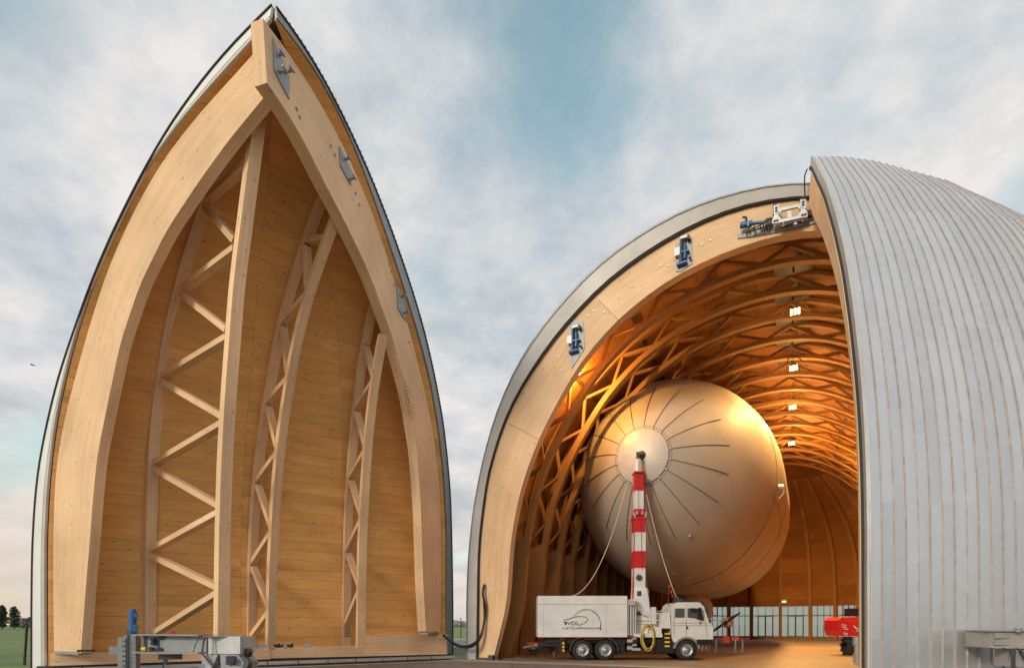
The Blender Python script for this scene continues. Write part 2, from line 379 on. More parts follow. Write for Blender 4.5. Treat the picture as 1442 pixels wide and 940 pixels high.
mx_ = [n for n in tl_.nodes if n.type == 'MIX_SHADER' and n != m3_][0]; tl_.links.new(mx_.outputs[0], m3_.inputs[1]); tl_.links.new(tb_.outputs[0], m3_.inputs[2]); tl_.links.new(m3_.outputs[0], tl_.nodes['Material Output'].inputs[0])
M['cabglass'] = glass('cab_glass', (.05, .055, .06), .72)
def emit(name, col, st):
    m = bpy.data.materials.new(name); m.use_nodes = True; t = m.node_tree; b = t.nodes['Principled BSDF']
    b.inputs['Emission Color'].default_value = (*col, 1); b.inputs['Emission Strength'].default_value = st; return m
M['lamp'] = emit('lit_lamp_lens', (1, .72, .36), 4)
M['exit'] = emit('exit_sign_lens', (.5, 1, .6), .8)

def ground_mat(name, c1, c2, sc, rough=.8, joints=0):
    m = bpy.data.materials.new(name); m.use_nodes = True; t = m.node_tree; b = t.nodes['Principled BSDF']; nn = t.nodes.new
    b.inputs['Roughness'].default_value = rough; g = nn('ShaderNodeNewGeometry')
    n = nn('ShaderNodeTexNoise'); n.inputs['Scale'].default_value = sc; n.inputs['Detail'].default_value = 8; n.inputs['Roughness'].default_value = .65; t.links.new(g.outputs['Position'], n.inputs['Vector'])
    nb = nn('ShaderNodeTexNoise'); nb.inputs['Scale'].default_value = sc * .12; nb.inputs['Detail'].default_value = 4; t.links.new(g.outputs['Position'], nb.inputs['Vector'])
    mx = nn('ShaderNodeMath'); mx.operation = 'ADD'; t.links.new(n.outputs['Fac'], mx.inputs[0]); t.links.new(nb.outputs['Fac'], mx.inputs[1])
    r = nn('ShaderNodeValToRGB'); r.color_ramp.elements[0].position = .38; r.color_ramp.elements[1].position = .62
    r.color_ramp.elements[0].color = (*c2, 1); r.color_ramp.elements[1].color = (*c1, 1)
    hf = nn('ShaderNodeMath'); hf.operation = 'MULTIPLY'; hf.inputs[1].default_value = .5; t.links.new(mx.outputs[0], hf.inputs[0]); t.links.new(hf.outputs[0], r.inputs[0])
    src = r.outputs[0]
    if joints:
        br = nn('ShaderNodeTexBrick'); br.inputs['Scale'].default_value = 1; br.inputs['Brick Width'].default_value = joints; br.inputs['Row Height'].default_value = joints; br.offset = 0
        br.inputs['Mortar Size'].default_value = .03; br.inputs['Color1'].default_value = (1, 1, 1, 1); br.inputs['Color2'].default_value = (.93, .93, .93, 1); br.inputs['Mortar'].default_value = (.6, .6, .6, 1)
        t.links.new(g.outputs['Position'], br.inputs['Vector'])
        ml = nn('ShaderNodeMixRGB'); ml.blend_type = 'MULTIPLY'; ml.inputs[0].default_value = 1; t.links.new(src, ml.inputs[1]); t.links.new(br.outputs['Color'], ml.inputs[2]); src = ml.outputs[0]
    t.links.new(src, b.inputs['Base Color'])
    bp = nn('ShaderNodeBump'); bp.inputs['Strength'].default_value = .3; bp.inputs['Distance'].default_value = .02; t.links.new(n.outputs['Fac'], bp.inputs['Height']); t.links.new(bp.outputs[0], b.inputs['Normal'])
    return m
M['apron'] = ground_mat('apron_concrete', (.22, .195, .175), (.12, .105, .095), 1.1, .72, 5.2)
M['floor'] = ground_mat('hall_floor_concrete', (.34, .25, .17), (.25, .18, .12), 1.2, .5, 6.1)
M['field'] = ground_mat('field_grass', (.20, .26, .07), (.11, .17, .04), .9, .95)
M['paving'] = ground_mat('pale_paving', (.45, .42, .39), (.36, .33, .30), 2.5, .8)
M['paint'] = mat('road_paint', (.62, .61, .58), .7, 0, (3, .25))
M['leaf'] = mat('tree_leaf', (.045, .07, .025), .8, 0, (1.3, .5))
M['leaf2'] = mat('tree_leaf_dull', (.06, .065, .05), .8, 0, (1.3, .5))
M['bark'] = mat('bark', (.10, .075, .05), .9)

# ---------------------------------------------------------------- ground
def sheet(name, poly, z, m, kind='structure'):
    b = MB(); b.face([(x, y, z) for x, y in poly]); o = b.build(name, m); tag(o, kind=kind); return o
g = sheet('ground', [(-3000, -60), (3000, -60), (3000, 4200), (-3000, 4200)], 0.0, M['field'])
sheet('apron', [(-23.2, -40), (80, -40), (80, 36), (-4.0, 36), (-4.0, 62), (-23.2, 62)], 0.004, M['apron'])
# hall floor inside the building
def hp(x, y): p = hall(x, y); return (p.x, p.y)
sheet('floor', [hp(-17.2, -.2), hp(14.6, -.2), hp(14.6, 43), hp(11, 59), hp(-13, 59), hp(-17.2, 43)], 0.008, M['floor'])

# ================================================================ OPEN DOOR LEAF (left)
A = Vector((-3.719, 35.0, 0)); B = Vector((-20.513, 24.348, 0)); P = Vector((-8.182, 19.539, 0))
nL = Vector((.36332, .93167, 0)); nR = Vector((-.96077, .27736, 0))
uL = (P - B).normalized(); uR = (P - A).normalized()
Lo = [(0,0),(0,.24),(0,2.98),(.05,5.41),(.24,7.53),(.53,9.01),(1.1,10.75),(1.8,12.44),(2.71,14.04),(3.81,15.85),(5.08,17.54),(6.7,19.33),(8.24,20.76),(10.0,21.95),(11.5,22.7),(13.2,23.34)]
Ro = [(0,0),(0,.31),(0,3.37),(.11,6.42),(.34,9.86),(.79,11.9),(1.55,14.21),(2.77,16.35),(4.18,18.25),(5.9,19.8),(7.79,21.15),(9.78,22.3),(11.78,23.05),(13.27,23.4),(14.79,23.5),(16.06,23.33)]
Li = [(.86,0),(.86,.27),(.82,2.97),(.82,5.68),(1.0,8.07),(1.43,10.41),(2.1,12.39),(2.8,14.03),(3.89,16.0),(5.29,17.95),(6.7,19.4),(8.61,20.75),(10.4,21.65),(12.08,22.45),(13.08,22.9)]
Ri = [(.79,0),(.79,1.2),(.79,4.63),(.79,7.84),(1.23,10.94),(2.07,13.61),(3.25,15.9),(4.63,17.5),(5.9,18.7),(7.79,20.3),(9.47,21.6),(11.51,22.85),(12.65,23.15),(13.9,23.3),(15.07,23.22),(16.0,23.03)]
Lo = resample(Lo, 49, 2); Ro = resample(Ro, 49, 2); Li = resample(Li, 49, 2); Ri = resample(Ri, 49, 2)
def by_t(C, t, z1=20.0):
    """height-matched position on an edge curve, then arc-matched near the apex"""
    if t <= .84:
        z = t / .84 * z1; zs = []; ss = []
        for s_, z_ in C:
            zs.append(z_); ss.append(s_)
            if z_ > z1 + .6: break
        return interp(z, zs, ss), z
    k0 = next(i for i, c in enumerate(C) if c[1] >= z1)
    s0, _ = by_t(C, .84, z1)
    pts = [(s0, z1)] + [c for c in C[k0:]]
    d = [0]
    for i in range(1, len(pts)): d.append(d[-1] + math.dist(pts[i], pts[i-1]))
    q = (t - .84) / .16 * d[-1]
    return interp(q, d, [p[0] for p in pts]), interp(q, d, [p[1] for p in pts])
def Lp(s, z, o=0.0): return B + uL * s + nL * o + UZ * z
def Rp(s, z, o=0.0): return A + uR * s + nR * o + UZ * z
def Sin(u, t):
    a = by_t(Li, t); b = by_t(Ri, t); return Lp(*a).lerp(Rp(*b), u)
def Sout(u, t):
    a = by_t(Lo, t); b = by_t(Ro, t); return Lp(*a).lerp(Rp(*b), u)
leaf = thing('door_leaf', 'open timber hangar door leaf, pointed arch shape showing its planked hollow inside', 'hangar door', ((A + B) / 2))
# outer cladding
b = MB(); rows = []
NT = 40
UG = [0, .006, .02, .06, .2, .35, .5, .65, .8, .94, .98, .994, 1]
b.grid([[Sout(u, t / NT) + V(-.10, .42, .20) * min(1, u * 50, (1 - u) * 50) * (1 if t < NT else .3) for u in UG] for t in range(NT + 1)], True)
b.build('cladding', M['zinc'], leaf)
# edge trims (fascia) on both mating edges
TT = [k / 70 for k in range(71)]
LoP = [by_t(Lo, t) for t in TT]; LiP = [by_t(Li, t) for t in TT]; RoP = [by_t(Ro, t) for t in TT]; RiP = [by_t(Ri, t) for t in TT]
def curve3(C, f, o): return [f(s, z, o) for s, z in C]
LmP = [(lerp(a[0], c[0], .72), lerp(a[1], c[1], .72)) for a, c in zip(LoP, LiP)]
b = MB(); b.ribbon(curve3(LoP, Lp, -.06), curve3(LmP, Lp, -.06), nL * .10); b.build('edge_trim', M['whitetrim'], leaf)
b = MB(); b.ribbon(curve3(LmP, Lp, -.05), curve3(LiP, Lp, -.05), nL * .10); b.build('edge_trim', M['trim'], leaf)
b = MB(); b.ribbon(curve3(RoP, Rp, -.06), curve3(RiP, Rp, -.06), nR * .10); b.build('edge_trim', M['steel'], leaf)
b = MB()
for C, f, o in ((Lo, Lp, -.07), (Ro, Rp, -.07)):
    b.tube(curve3(C, f, o), .045, 6)
b.build('edge_seal', M['darkgap'], leaf)
# sheet ribs that end along the right trim as small teeth
b = MB(); Rr = resample(Ro, 150)
for i, (s, z) in enumerate(Rr[:-2]):
    p = Rp(s, z, -.07); q = Rp(*Rr[i+1], -.07); d = (q - p).normalized()
    b.box(p + nR * -.02, (.05, .10, .05), (d, nR, d.cross(nR)))
b.build('seam_teeth', M['steel'], leaf)
# planks on the inside: courses cut at the trusses
us = [0.004, .178, .40, .665, .996]
ND = 48
for i in range(ND):
    t0 = i / ND; t1 = (i + 1) / ND
    for k in range(4):
        a0, a1 = Sin(us[k], t0), Sin(us[k+1], t0); c0, c1 = Sin(us[k], t1), Sin(us[k+1], t1)
        if (a1 - a0).length < .5: continue
        nrm = (a1 - a0).cross(c0 - a0).normalized()
        if nrm.y > 0: nrm = -nrm
        e = (a1 - a0).normalized() * .004; h_ = (c0 - a0).normalized() * .004
        pr = random.uniform(0, .006)
        f0 = nrm * pr; bk = nrm * (-.06)
        b = MB(); b.hexa([a0 + e + h_ + f0, a1 - e + h_ + f0, c1 - e - h_ + f0, c0 + e - h_ + f0], [a0 + e + h_ + bk, a1 - e + h_ + bk, c1 - e - h_ + bk, c0 + e - h_ + bk])
        b.build('plank', M['plank'], leaf)
b = MB(); b.grid([[Sin(.01 + .98 * u / 8, t / NT * .985) + V(-.03, .14, .05) for u in range(9)] for t in range(NT + 1)], True); b.build('backing_board', M['plank'], leaf)
# laminated edge frames
Lfo = [(1.17,.9),(1.13,3.57),(1.13,6.22),(1.27,8.64),(1.75,10.39),(2.46,12.15),(3.27,13.95),(4.5,16.3),(5.93,18.15),(7.51,19.7),(9.55,20.96),(11.79,22.0),(12.5,22.37)]
Lfi = [(2.91,.93),(3.22,3.73),(3.45,5.38),(3.66,7.25),(3.92,8.95),(4.61,11.19),(5.32,13.34),(6.41,15.35),(7.89,17.1),(9.55,18.45),(10.95,19.48),(12.74,20.57)]
Rfo = [(1.48,1.54),(1.3,4.5),(1.27,6.71),(1.58,10.44),(2.3,12.73),(3.74,15.25),(5.41,17.35),(7.21,19.2),(8.94,20.8),(10.99,21.9),(12.16,22.3),(13.37,22.57),(14.47,22.65),(15.46,22.65),(16.19,22.6),(16.5,22.55)]
Rfi = [(3.47,1.73),(3.84,4.41),(4.15,8.65),(4.64,11.43),(5.65,13.9),(7.43,16.3),(9.58,18.1),(11.86,19.2),(13.14,19.65),(14.0,20.1),(15.03,20.42),(15.98,20.55),(16.3,20.56)]
fo, fi = resample(Lfo, 44, 3), resample(Lfi, 44, 1)
b = MB(); b.ribbon(curve3(fo, Lp, .12), curve3(fi, Lp, .12), nL * .42); b.build('edge_frame', M['glulam'], leaf)
fo, fi = resample(Rfo, 44, 2), resample(Rfi, 44, 1)
b = MB(); b.ribbon(curve3(fo, Rp, .12), curve3(fi, Rp, .12), nR * .50); b.build('edge_frame', M['glulam'], leaf)
# trusses: vertical planes through the shell
TR = [
 (Vector((-16.87, 25.9, 0)), Vector((.824, -.567, 0)),
  [(-.02,.9),(.01,1.91),(.01,5.3),(.22,9.16),(.47,11.05),(1.05,13.14),(1.78,15.0),(2.8,16.8),(4.79,19.17),(6.0,20.1),(7.4,21.0)],
  [(6.12,.9),(6.17,1.71),(6.27,5.7),(6.43,8.47),(6.69,10.92),(7.0,13.04),(7.3,15.13),(7.75,16.9),(8.25,18.9),(8.76,20.92)],
  [(.57,1.6,0),(6.11,3.45,1),(.22,5.35,0),(6.27,6.65,1),(.5,9.21,0),(6.54,10.12,1),(1.32,12.92,0),(6.9,13.4,1),(3.0,16.23,0),(7.45,16.65,1),(4.9,19.15,0),(8.09,19.6,1)], .46, .34),
 (Vector((-13.24, 28.3, 0)), Vector((.793, -.61, 0)),
  [(-.12,.9),(-.05,3),(.02,4.89),(.36,8.38),(.91,11.08),(1.57,13.0),(2.4,15.4),(3.4,17.4),(4.88,19.4),(5.97,20.6)],
  [(1.75,.9),(1.89,4.78),(2.21,8.13),(2.65,10.74),(3.2,12.61),(3.74,14.4),(4.6,16.2),(5.54,17.64),(6.49,18.8),(7.1,19.5)],
  [(-.12,1.36,0),(1.82,2.81,1),(.04,5.07,0),(2.07,6.63,1),(.5,9.06,0),(2.58,10.32,1),(1.46,12.69,0),(3.5,13.61,1),(2.76,16.1,0),(5.06,16.95,1),(4.68,19.1,0),(6.4,18.9,1)], .40, .28),
 (Vector((-9.25, 30.85, 0)), Vector((.62, -.785, 0)),
  [(-.01,.9),(-.01,2.06),(.09,5.14),(.29,8.19),(.77,11.14),(1.34,13.5),(2.1,15.8),(3.46,17.9)],
  [(1.88,.9),(1.9,2.06),(2.08,6.45),(2.43,9.3),(2.78,11.3),(3.3,13.3),(4.04,15.15),(4.5,16.0)],
  [(0,2.06,0),(1.98,3.97,1),(.14,6.02,0),(2.22,7.59,1),(.56,9.85,0),(2.73,11.04,1),(1.29,13.3,0),(3.65,14.24,1),(2.46,16.3,0)], .42, .25)]
for o_, d_, oc, ic, nd, wd, dp in TR:
    nn_ = Vector((-d_.y, d_.x, 0))
    oc = resample(oc, 30, 2); ic = resample(ic, 30, 1)
    f = lambda s, z: o_ + d_ * s + UZ * z
    b = MB(); b.ribbon([f(s, z) for s, z in oc], [f(s + dp, z) for s, z in oc], nn_ * wd)
    tr = b.build('truss', M['glulam'], leaf)
    b = MB(); b.ribbon([f(s, z) for s, z in ic], [f(s + dp, z) for s, z in ic], nn_ * wd); b.build('inner_chord', M['glulam'], tr)
    for i in range(len(nd) - 1):
        p = f(nd[i][0] + (dp if nd[i][2] == 0 else 0), nd[i][1]); q = f(nd[i+1][0] + (dp if nd[i+1][2] == 0 else 0), nd[i+1][1])
        up = .20 if nd[i+1][1] >= nd[i][1] else -.2
        b = MB(); b.beam(p + nn_ * wd * .5 + UZ * .16, q + nn_ * wd * .5 - UZ * .12, wd * .74, .23, nn_); b.build('diagonal', M['glulam'], tr)
    if dp < .3:
        for s, z, k in nd:
            if k: continue
            c = f(s + dp + .03, z - .55)
            b = MB()
            for a_ in range(3):
                for c_ in range(5): b.box(c + nn_ * (wd * (.25 + .25 * a_)) + UZ * (c_ * .13) + d_ * .02, (.03, .055, .055), (d_, nn_, UZ))
            b.build('dowel_group', M['steel_dark'], tr)
b = MB()
o_, d_ = TR[0][0], TR[0][1]; nn_ = Vector((-d_.y, d_.x, 0))
for a_ in range(4):
    b.box(o_ + d_ * (6.12 + .35) + nn_ * (.09 + .09 * a_) + UZ * 1.95, (.012, .012, .95), (d_, nn_, UZ))
for k in range(6):
    b.box(o_ + d_ * (6.16) + nn_ * -.004 + UZ * (1.9 + .14 * k), (.16, .012, .02), (d_, nn_, UZ))
b.build('saw_slots', M['steel_dark'], leaf)
for s, z in ((5.22, 12.93), (5.66, 13.71)):
    b = MB()
    for i in range(4):
        for j in range(5): b.cyl(Rp(s + .0 + i * .17 - .1, z + j * .17 + i * .07, .12), Rp(s + i * .17 - .1, z + j * .17 + i * .07, .107), .035, n=6)
    if s > 4.9: tag(b.build('dowel_group', M['steel_dark'], leaf), kind='stuff')
# sill beam along the foot, stepped up on the right
ab = (A - B).normalized(); nb = Vector((ab.y, -ab.x, 0))
def Bp(s, off, z): return B + ab * s + nb * off + UZ * z
b = MB()
b.hexa([Bp(.7, 1.0, .37), Bp(8.3, 1.0, .40), Bp(8.3, 1.0, .92), Bp(.7, 1.0, .90)], [Bp(.7, .55, .37), Bp(8.3, .55, .40), Bp(8.3, .55, .92), Bp(.7, .55, .90)]); b.build('sill_beam', M['glulam'], leaf)
b = MB(); b.hexa([Bp(9.3, 1.0, .42), Bp(14.06, 1.0, .38), Bp(14.06, 1.0, .98), Bp(9.3, 1.0, .96)], [Bp(9.3, .55, .42), Bp(14.06, .55, .38), Bp(14.06, .55, .98), Bp(9.3, .55, .96)]); b.build('sill_beam', M['glulam'], leaf)
b = MB(); b.hexa([Bp(14.07, 1.0, .38), Bp(19.1, 1.0, .35), Bp(19.1, 1.0, 1.54), Bp(14.07, 1.0, 1.56)], [Bp(14.07, .35, .38), Bp(19.1, .35, .35), Bp(19.1, .35, 1.54), Bp(14.07, .35, 1.56)]); b.build('sill_beam', M['glulam'], leaf)
b = MB(); b.hexa([Bp(8.3, 1.03, .38), Bp(9.3, 1.03, .38), Bp(9.3, 1.03, .96), Bp(8.3, 1.03, .94)], [Bp(8.3, .5, .38), Bp(9.3, .5, .38), Bp(9.3, .5, .96), Bp(8.3, .5, .94)]); b.build('beam_splice', M['glulam'], leaf)
# steel underframe: dark gap, pale rail plates
b = MB(); b.hexa([Bp(.2, .8, .16), Bp(19.6, .8, .16), Bp(19.6, .8, .36), Bp(.2, .8, .36)], [Bp(.2, .1, .16), Bp(19.6, .1, .16), Bp(19.6, .1, .36), Bp(.2, .1, .36)]); b.build('underframe', M['steel_dark'], leaf)
n_ = 13
for i in range(n_):
    s0 = .3 + i * 19.3 / n_; s1 = .3 + (i + 1) * 19.3 / n_ - .05
    b = MB(); b.hexa([Bp(s0, 1.02, .10), Bp(s1, 1.02, .10), Bp(s1, 1.02, .27), Bp(s0, 1.02, .27)], [Bp(s0, .9, .10), Bp(s1, .9, .10), Bp(s1, .9, .27), Bp(s0, .9, .27)]); b.build('skirt_plate', M['trim'], leaf)
# frame shoes
for f, s, o in ((Rp, 2.5, .37), (Lp, 2.0, .33)):
    c = f(s, 1.62 if f is Rp else .93, o); b = MB(); b.box(c, (1.6, .5, .12), ((uR if f is Rp else uL), (nR if f is Rp else nL), UZ)); b.build('steel_shoe', M['steel'], leaf)
# lock plates on the right mating face
def lock_plate(poly, pins):
    b = MB(); b.prism([Rp(s, z, .07) for s, z in poly], nR * .05); o = b.build('lock_plate', M['steel'], leaf)
    for s, z, l in pins:
        b = MB(); b.cyl(Rp(s, z, .07), Rp(s, z, .07 - l * .7), .05, n=10); b.box(Rp(s, z + .04, .07 - l * .7), (.26, .06, .07), (uR, nR, UZ)); b.build('lock_pin', M['steel'], o)
lock_plate([(16.03, 22.35), (15.99, 21.28), (15.18, 20.98), (15.18, 21.77)], [(15.76, 21.42, .35), (15.42, 21.72, .4), (15.76, 22.01, .2)])
lock_plate([(12.01, 21.86), (11.95, 21.13), (11.15, 20.89), (11.03, 21.52)], [(11.62, 21.62, .3), (11.28, 21.03, .35)])
lock_plate([(6.98, 19.03), (6.88, 17.91), (5.99, 17.71), (6.05, 18.69)], [(6.54, 18.69, .3), (6.25, 18.01, .35)])
b = MB()
for s, z in ((14.74, 21.03), (14.55, 20.89), (12.59, 21.42), (12.3, 21.28), (10.74, 20.84), (10.45, 20.55), (7.71, 19.57), (7.52, 19.37), (5.66, 17.81), (5.47, 17.52), (7.23, 18.89), (5.57, 16.84)):
    b.cyl(Rp(s, z, .12), Rp(s, z, .08), .06, n=8)
tag(b.build('bolt_head', M['steel'], leaf), kind='stuff')
# drive unit at the foot (part of the leaf)
DK = .872
def dat(px, py, Y): return at(px, py, Y * DK)
def bx(b, c, sz, ax=None): b.box(c, tuple(v * DK for v in sz), ax)
def drive():
    c = dat(183, 917, 25.3)
    b = MB(); X = Vector((.95, .31, 0)).normalized(); Yv = Vector((-X.y, X.x, 0))
    ax = (X, Yv, UZ)
    bx(b, dat(186, 926, 25.3), (.50, .5, 2.04), ax); bx(b, dat(174.5, 927, 25.2), (.30, .6, 1.92), ax); bx(b, dat(163, 915, 25.9), (.5, .1, .35), ax)
    d = b.build('drive_unit', M['steel'], leaf)
    b = MB()
    for i in range(6): bx(b, dat(174.5, 902 + i * 7, 24.85), (.12, .05, .06), ax)
    for s in (-1, 1): bx(b, dat(186 + s * 6, 918, 25.0), (.04, .05, 1.96), ax)
    b.build('stiffener', M['steel_dark'], d)
    b = MB(); b.cyl(dat(187, 893, 25.3), dat(187, 880, 25.3), .17, n=14); b.cyl(dat(187, 881, 25.3), dat(187, 873, 25.3), .13, n=12); b.cyl(dat(187, 874, 25.3), dat(187, 860, 25.3), .15, n=14); b.cyl(dat(187, 861, 25.3), dat(187, 857, 25.3), .11, n=12)
    bx(b, dat(191.5, 866, 25.2), (.12, .2, .2), ax); bx(b, dat(190.5, 884, 25.15), (.16, .2, .32), ax); b.build('drive_motor', M['blue'], d)
    # girder
    b = MB(); p = dat(196, 904, 25.4); q = dat(292, 905, 24.2); dd = (q - p).normalized(); sdv = Vector((-dd.y, dd.x, 0)).normalized()
    b.hexa([dat(199, 916, 25.3), dat(291, 917.5, 24.0), dat(291, 894.5, 24.0), dat(199, 893.5, 25.3)], [dat(199, 916, 25.3) + sdv * .5, dat(291, 917.5, 24.0) + sdv * .5, dat(291, 894.5, 24.0) + sdv * .5, dat(199, 893.5, 25.3) + sdv * .5])
    for yy in (893, 917.5): b.beam(dat(198, yy, 25.25) - sdv * .04, dat(291, yy + .6, 23.95) - sdv * .04, .66, .05, sdv)
    b.build('box_girder', M['steel'], d)
    b = MB()
    for x_, y_ in ((214, 900), (214, 905), (224, 897), (224, 913), (212, 912), (228, 896)): b.cyl(dat(x_, y_, 25.1), dat(x_, y_, 24.7), .07, n=8)
    bx(b, dat(224, 905, 24.95), (.07, .1, .6), ax); bx(b, dat(207, 905, 25.2), (.25, .1, .62), ax); bx(b, dat(240, 924, 24.9), (.9, .2, .22), ax); bx(b, dat(233, 929, 24.9), (.12, .2, .4), ax)
    b.build('flange_bolts', M['steel_dark'], d)
    b = MB(); b.hexa([dat(293, 920, 23.7), dat(338, 920, 23.3), dat(338, 895.5, 23.3), dat(293, 895.5, 23.7)], [dat(293, 920, 23.7) + V(.1, 1.0, 0), dat(338, 920, 23.3) + V(.1, 1.0, 0), dat(338, 895.5, 23.3) + V(.1, 1.0, 0), dat(293, 895.5, 23.7) + V(.1, 1.0, 0)]); b.build('gear_box', M['steel_pale'], d)
    b = MB(); bx(b, dat(316, 895, 23.9), (1.42, 1.1, .04), ax); bx(b, dat(341, 907, 23.7), (.12, .6, .8), ax); b.build('box_lid', M['steel'], d)
    b = MB(); b.prism([dat(284, 921, 23.5), dat(310, 921, 23.4), dat(304, 934, 23.4), dat(297, 940, 23.4), dat(284, 944, 23.5)], V(.2, .5, 0)); b.prism([dat(310, 921, 23.3), dat(335, 921, 23.3), dat(343, 931, 23.3), dat(341, 952, 23.3), dat(312, 952, 23.3)], V(.2, .7, 0))
    bx(b, dat(300, 945, 23.8), (1.0, .5, .7), ax); bx(b, dat(186, 955, 25.2), (1.2, .8, .2), ax); b.build('wheel_bogie', M['steel'], d)
    b = MB(); b.cyl(dat(325, 929, 23.25), dat(325, 929, 23.0), .13, n=14); bx(b, dat(325, 929, 23.22), (.36, .06, .36), ax); b.cyl(dat(343, 934, 23.3), dat(349, 935, 23.5), .22, n=14); b.cyl(dat(345, 918, 23.6), dat(352, 918, 23.8), .16, n=12); b.build('gear_motor', M['steel_dark'], d)
    b = MB()
    for s, e in (((288, 893), (284, 921)), ((292, 896), (292, 920)), ((286, 921), (300, 938)), ((308, 921), (300, 938))): b.tube([dat(*s, 23.35), dat(*e, 23.3)], .035, 6)
    b.tube([dat(272, 917, 23.9), dat(276, 905, 23.6), dat(281, 896, 23.6), dat(288, 893, 23.6)], .015, 5)
    b.build('brace_rods', M['steel_dark'], d)
    b = MB(); bx(b, dat(243, 889.5, 25.0), (.15, .2, .13), ax); b.build('warning_lamp', M['red'], d)
    b = MB(); bx(b, dat(295, 892.5, 24.0), (.26, .2, .05), ax); b.build('safety_cap', M['orange'], d)
    b = MB(); bx(b, dat(203, 913, 24.9), (.18, .2, .12), ax); b.cyl(dat(200, 913, 24.85), dat(206, 913, 24.85), .08, n=10); b.build('limit_switch', M['yellow'], d)
    # back plates standing over the beam
    for (x0, x1, y0, y1, Y) in ((343, 374, 906, 912, 27.0), (400, 411, 905, 911, 28.0), (428, 438, 905, 911, 28.6), (112, 130, 914, 917, 24.6)):
        b = MB(); bx(b, (dat(x0, y0, Y) + dat(x1, y1, Y)) / 2, ((x1 - x0) / 800 * Y, .3, (y1 - y0) / 800 * Y), ax); b.build('bracket_plate', M['steel'] if x0 != 112 else M['black'], d)
    b = MB()
    for i in range(9): bx(b, dat(387 + i * 3.1, 908 + (i % 2), 27.9), (.09, .15, .12 + .05 * (i % 3)), ax)
    b.build('chain_pile', M['black'], d)
drive()

# ================================================================ HANGAR HALL
O_out = [(-17.8,0),(-17.85,3),(-17.75,6),(-17.4,9),(-16.85,11.5),(-16.0,14.2),(-14.84,16.5),(-13.4,18.5),(-11.5,20.25),(-9.5,21.65),(-7.5,22.5),(-5.3,23.1),(-3.3,23.22),(-1.3,23.05),(0,22.75),(2.4,21.85),(5,20.3),(7.5,18.2),(10,15.9),(12.4,12.9),(14.1,9),(15.1,5),(15.3,0)]
O_wo = [(-17.1,0),(-17,3),(-17,6.8),(-16.45,11),(-15.3,14.0),(-14.1,15.8),(-11.8,18.3),(-9.3,20.25),(-6.65,21.5),(-4.4,22.15),(-2.6,22.4),(-.7,22.25),(.9,21.85),(2.4,21.2),(4.7,19.8),(7.2,17.8),(9.6,15.5),(11.9,12.6),(13.5,8.9),(14.4,5),(14.6,0)]
O_wi = [(-16.3,0),(-15.35,3.4),(-15.25,5.6),(-15.05,7.5),(-14.5,10),(-13.5,12.5),(-12.15,14.8),(-10.65,16.9),(-8.65,18.65),(-6.4,19.9),(-4.4,20.5),(-2.6,20.78),(-.7,20.85),(.9,20.6),(2.4,20.1),(4.6,18.8),(6.8,16.9),(9,14.5),(11.1,11.5),(12.4,8),(12.8,5.5),(12.8,3),(13.7,0)]
NP = 61
po = resample(O_out, NP, 1); pw = resample(O_wo, NP, 1); pi_ = resample(O_wi, NP, 1)
YE = 43.4
hallE = thing('airship_hangar', 'large timber airship hangar with rounded vault roof and lit wooden inside', 'hangar', hall(-1, 20, 0))
# roof skin
b = MB(); ys = [-.45] + [i * 3.0 for i in range(1, 15)] + [YE + .3]
b.grid([[hall(x, y, z) for x, z in po] for y in ys], True); b.build('roof_skin', M['zinc'], hallE)
b = MB()
for k in range(0, 60):
    y = -.35 + k * .42
    c = [hall(x, y, z) for x, z in po[:40]]
    n = [(UZ * ((c[min(i+1, 39)] - c[max(i-1, 0)]).dot(HX)) - HX * ((c[min(i+1, 39)] - c[max(i-1, 0)]).z)).normalized() for i in range(40)]
    b.ribbon([p + q * -.01 for p, q in zip(c, n)], [p + q * .06 for p, q in zip(c, n)], HY * .03)
b.build('roof_seams', M['zinc'], hallE)
# fascia trim round the front arch
def inset(a, c, t): return [(lerp(p[0], q[0], t), lerp(p[1], q[1], t)) for p, q in zip(a, c)]
tr_in = inset(po, pw, .66)
for i0, i1, m_ in ((0, NP - 1, 'halltrim'),):
    b = MB(); b.ribbon([hall(x, -.5, z) for x, z in po[i0:i1+1]], [hall(x, -.25, z) for x, z in tr_in[i0:i1+1]], HY * .06); b.build('edge_trim', M[m_], hallE)
b = MB(); b.ribbon([hall(x, -.53, z) for x, z in inset(po, pw, -.02)], [hall(x, -.53, z) for x, z in inset(po, pw, .07)], HY * .05); b.build('edge_bead', M['steel'], hallE)
b = MB(); b.ribbon([hall(x, -.17, z) for x, z in inset(po, pw, .66)], [hall(x, -.17, z) for x, z in inset(po, pw, .735)], HY * .1); b.build('edge_seal', M['darkgap'], hallE)
# white foot of the trim
# front arch
def kof(t): return int(round(t * (NP - 1)))
segs = [0, .225, .37, .62, 1.0]
for a_, c_ in zip(segs[:-1], segs[1:]):
    i0, i1 = kof(a_), kof(c_)
    b = MB(); g_ = .0 if a_ == 0 else .0
    b.ribbon([hall(x, 0, z) for x, z in inset(po, pw, .71)[i0:i1+1]], [hall(x, 0, z) for x, z in pi_[i0:i1+1]], HY * .55); b.build('front_arch', M['glulam'], hallE)
    if a_:
        p, q = pw[i0], pi_[i0]; b = MB(); b.beam(hall(p[0], -.003, p[1]), hall(q[0], -.003, q[1]), .012, .02, HY); b.build('arch_joint', M['steel_dark'], hallE)
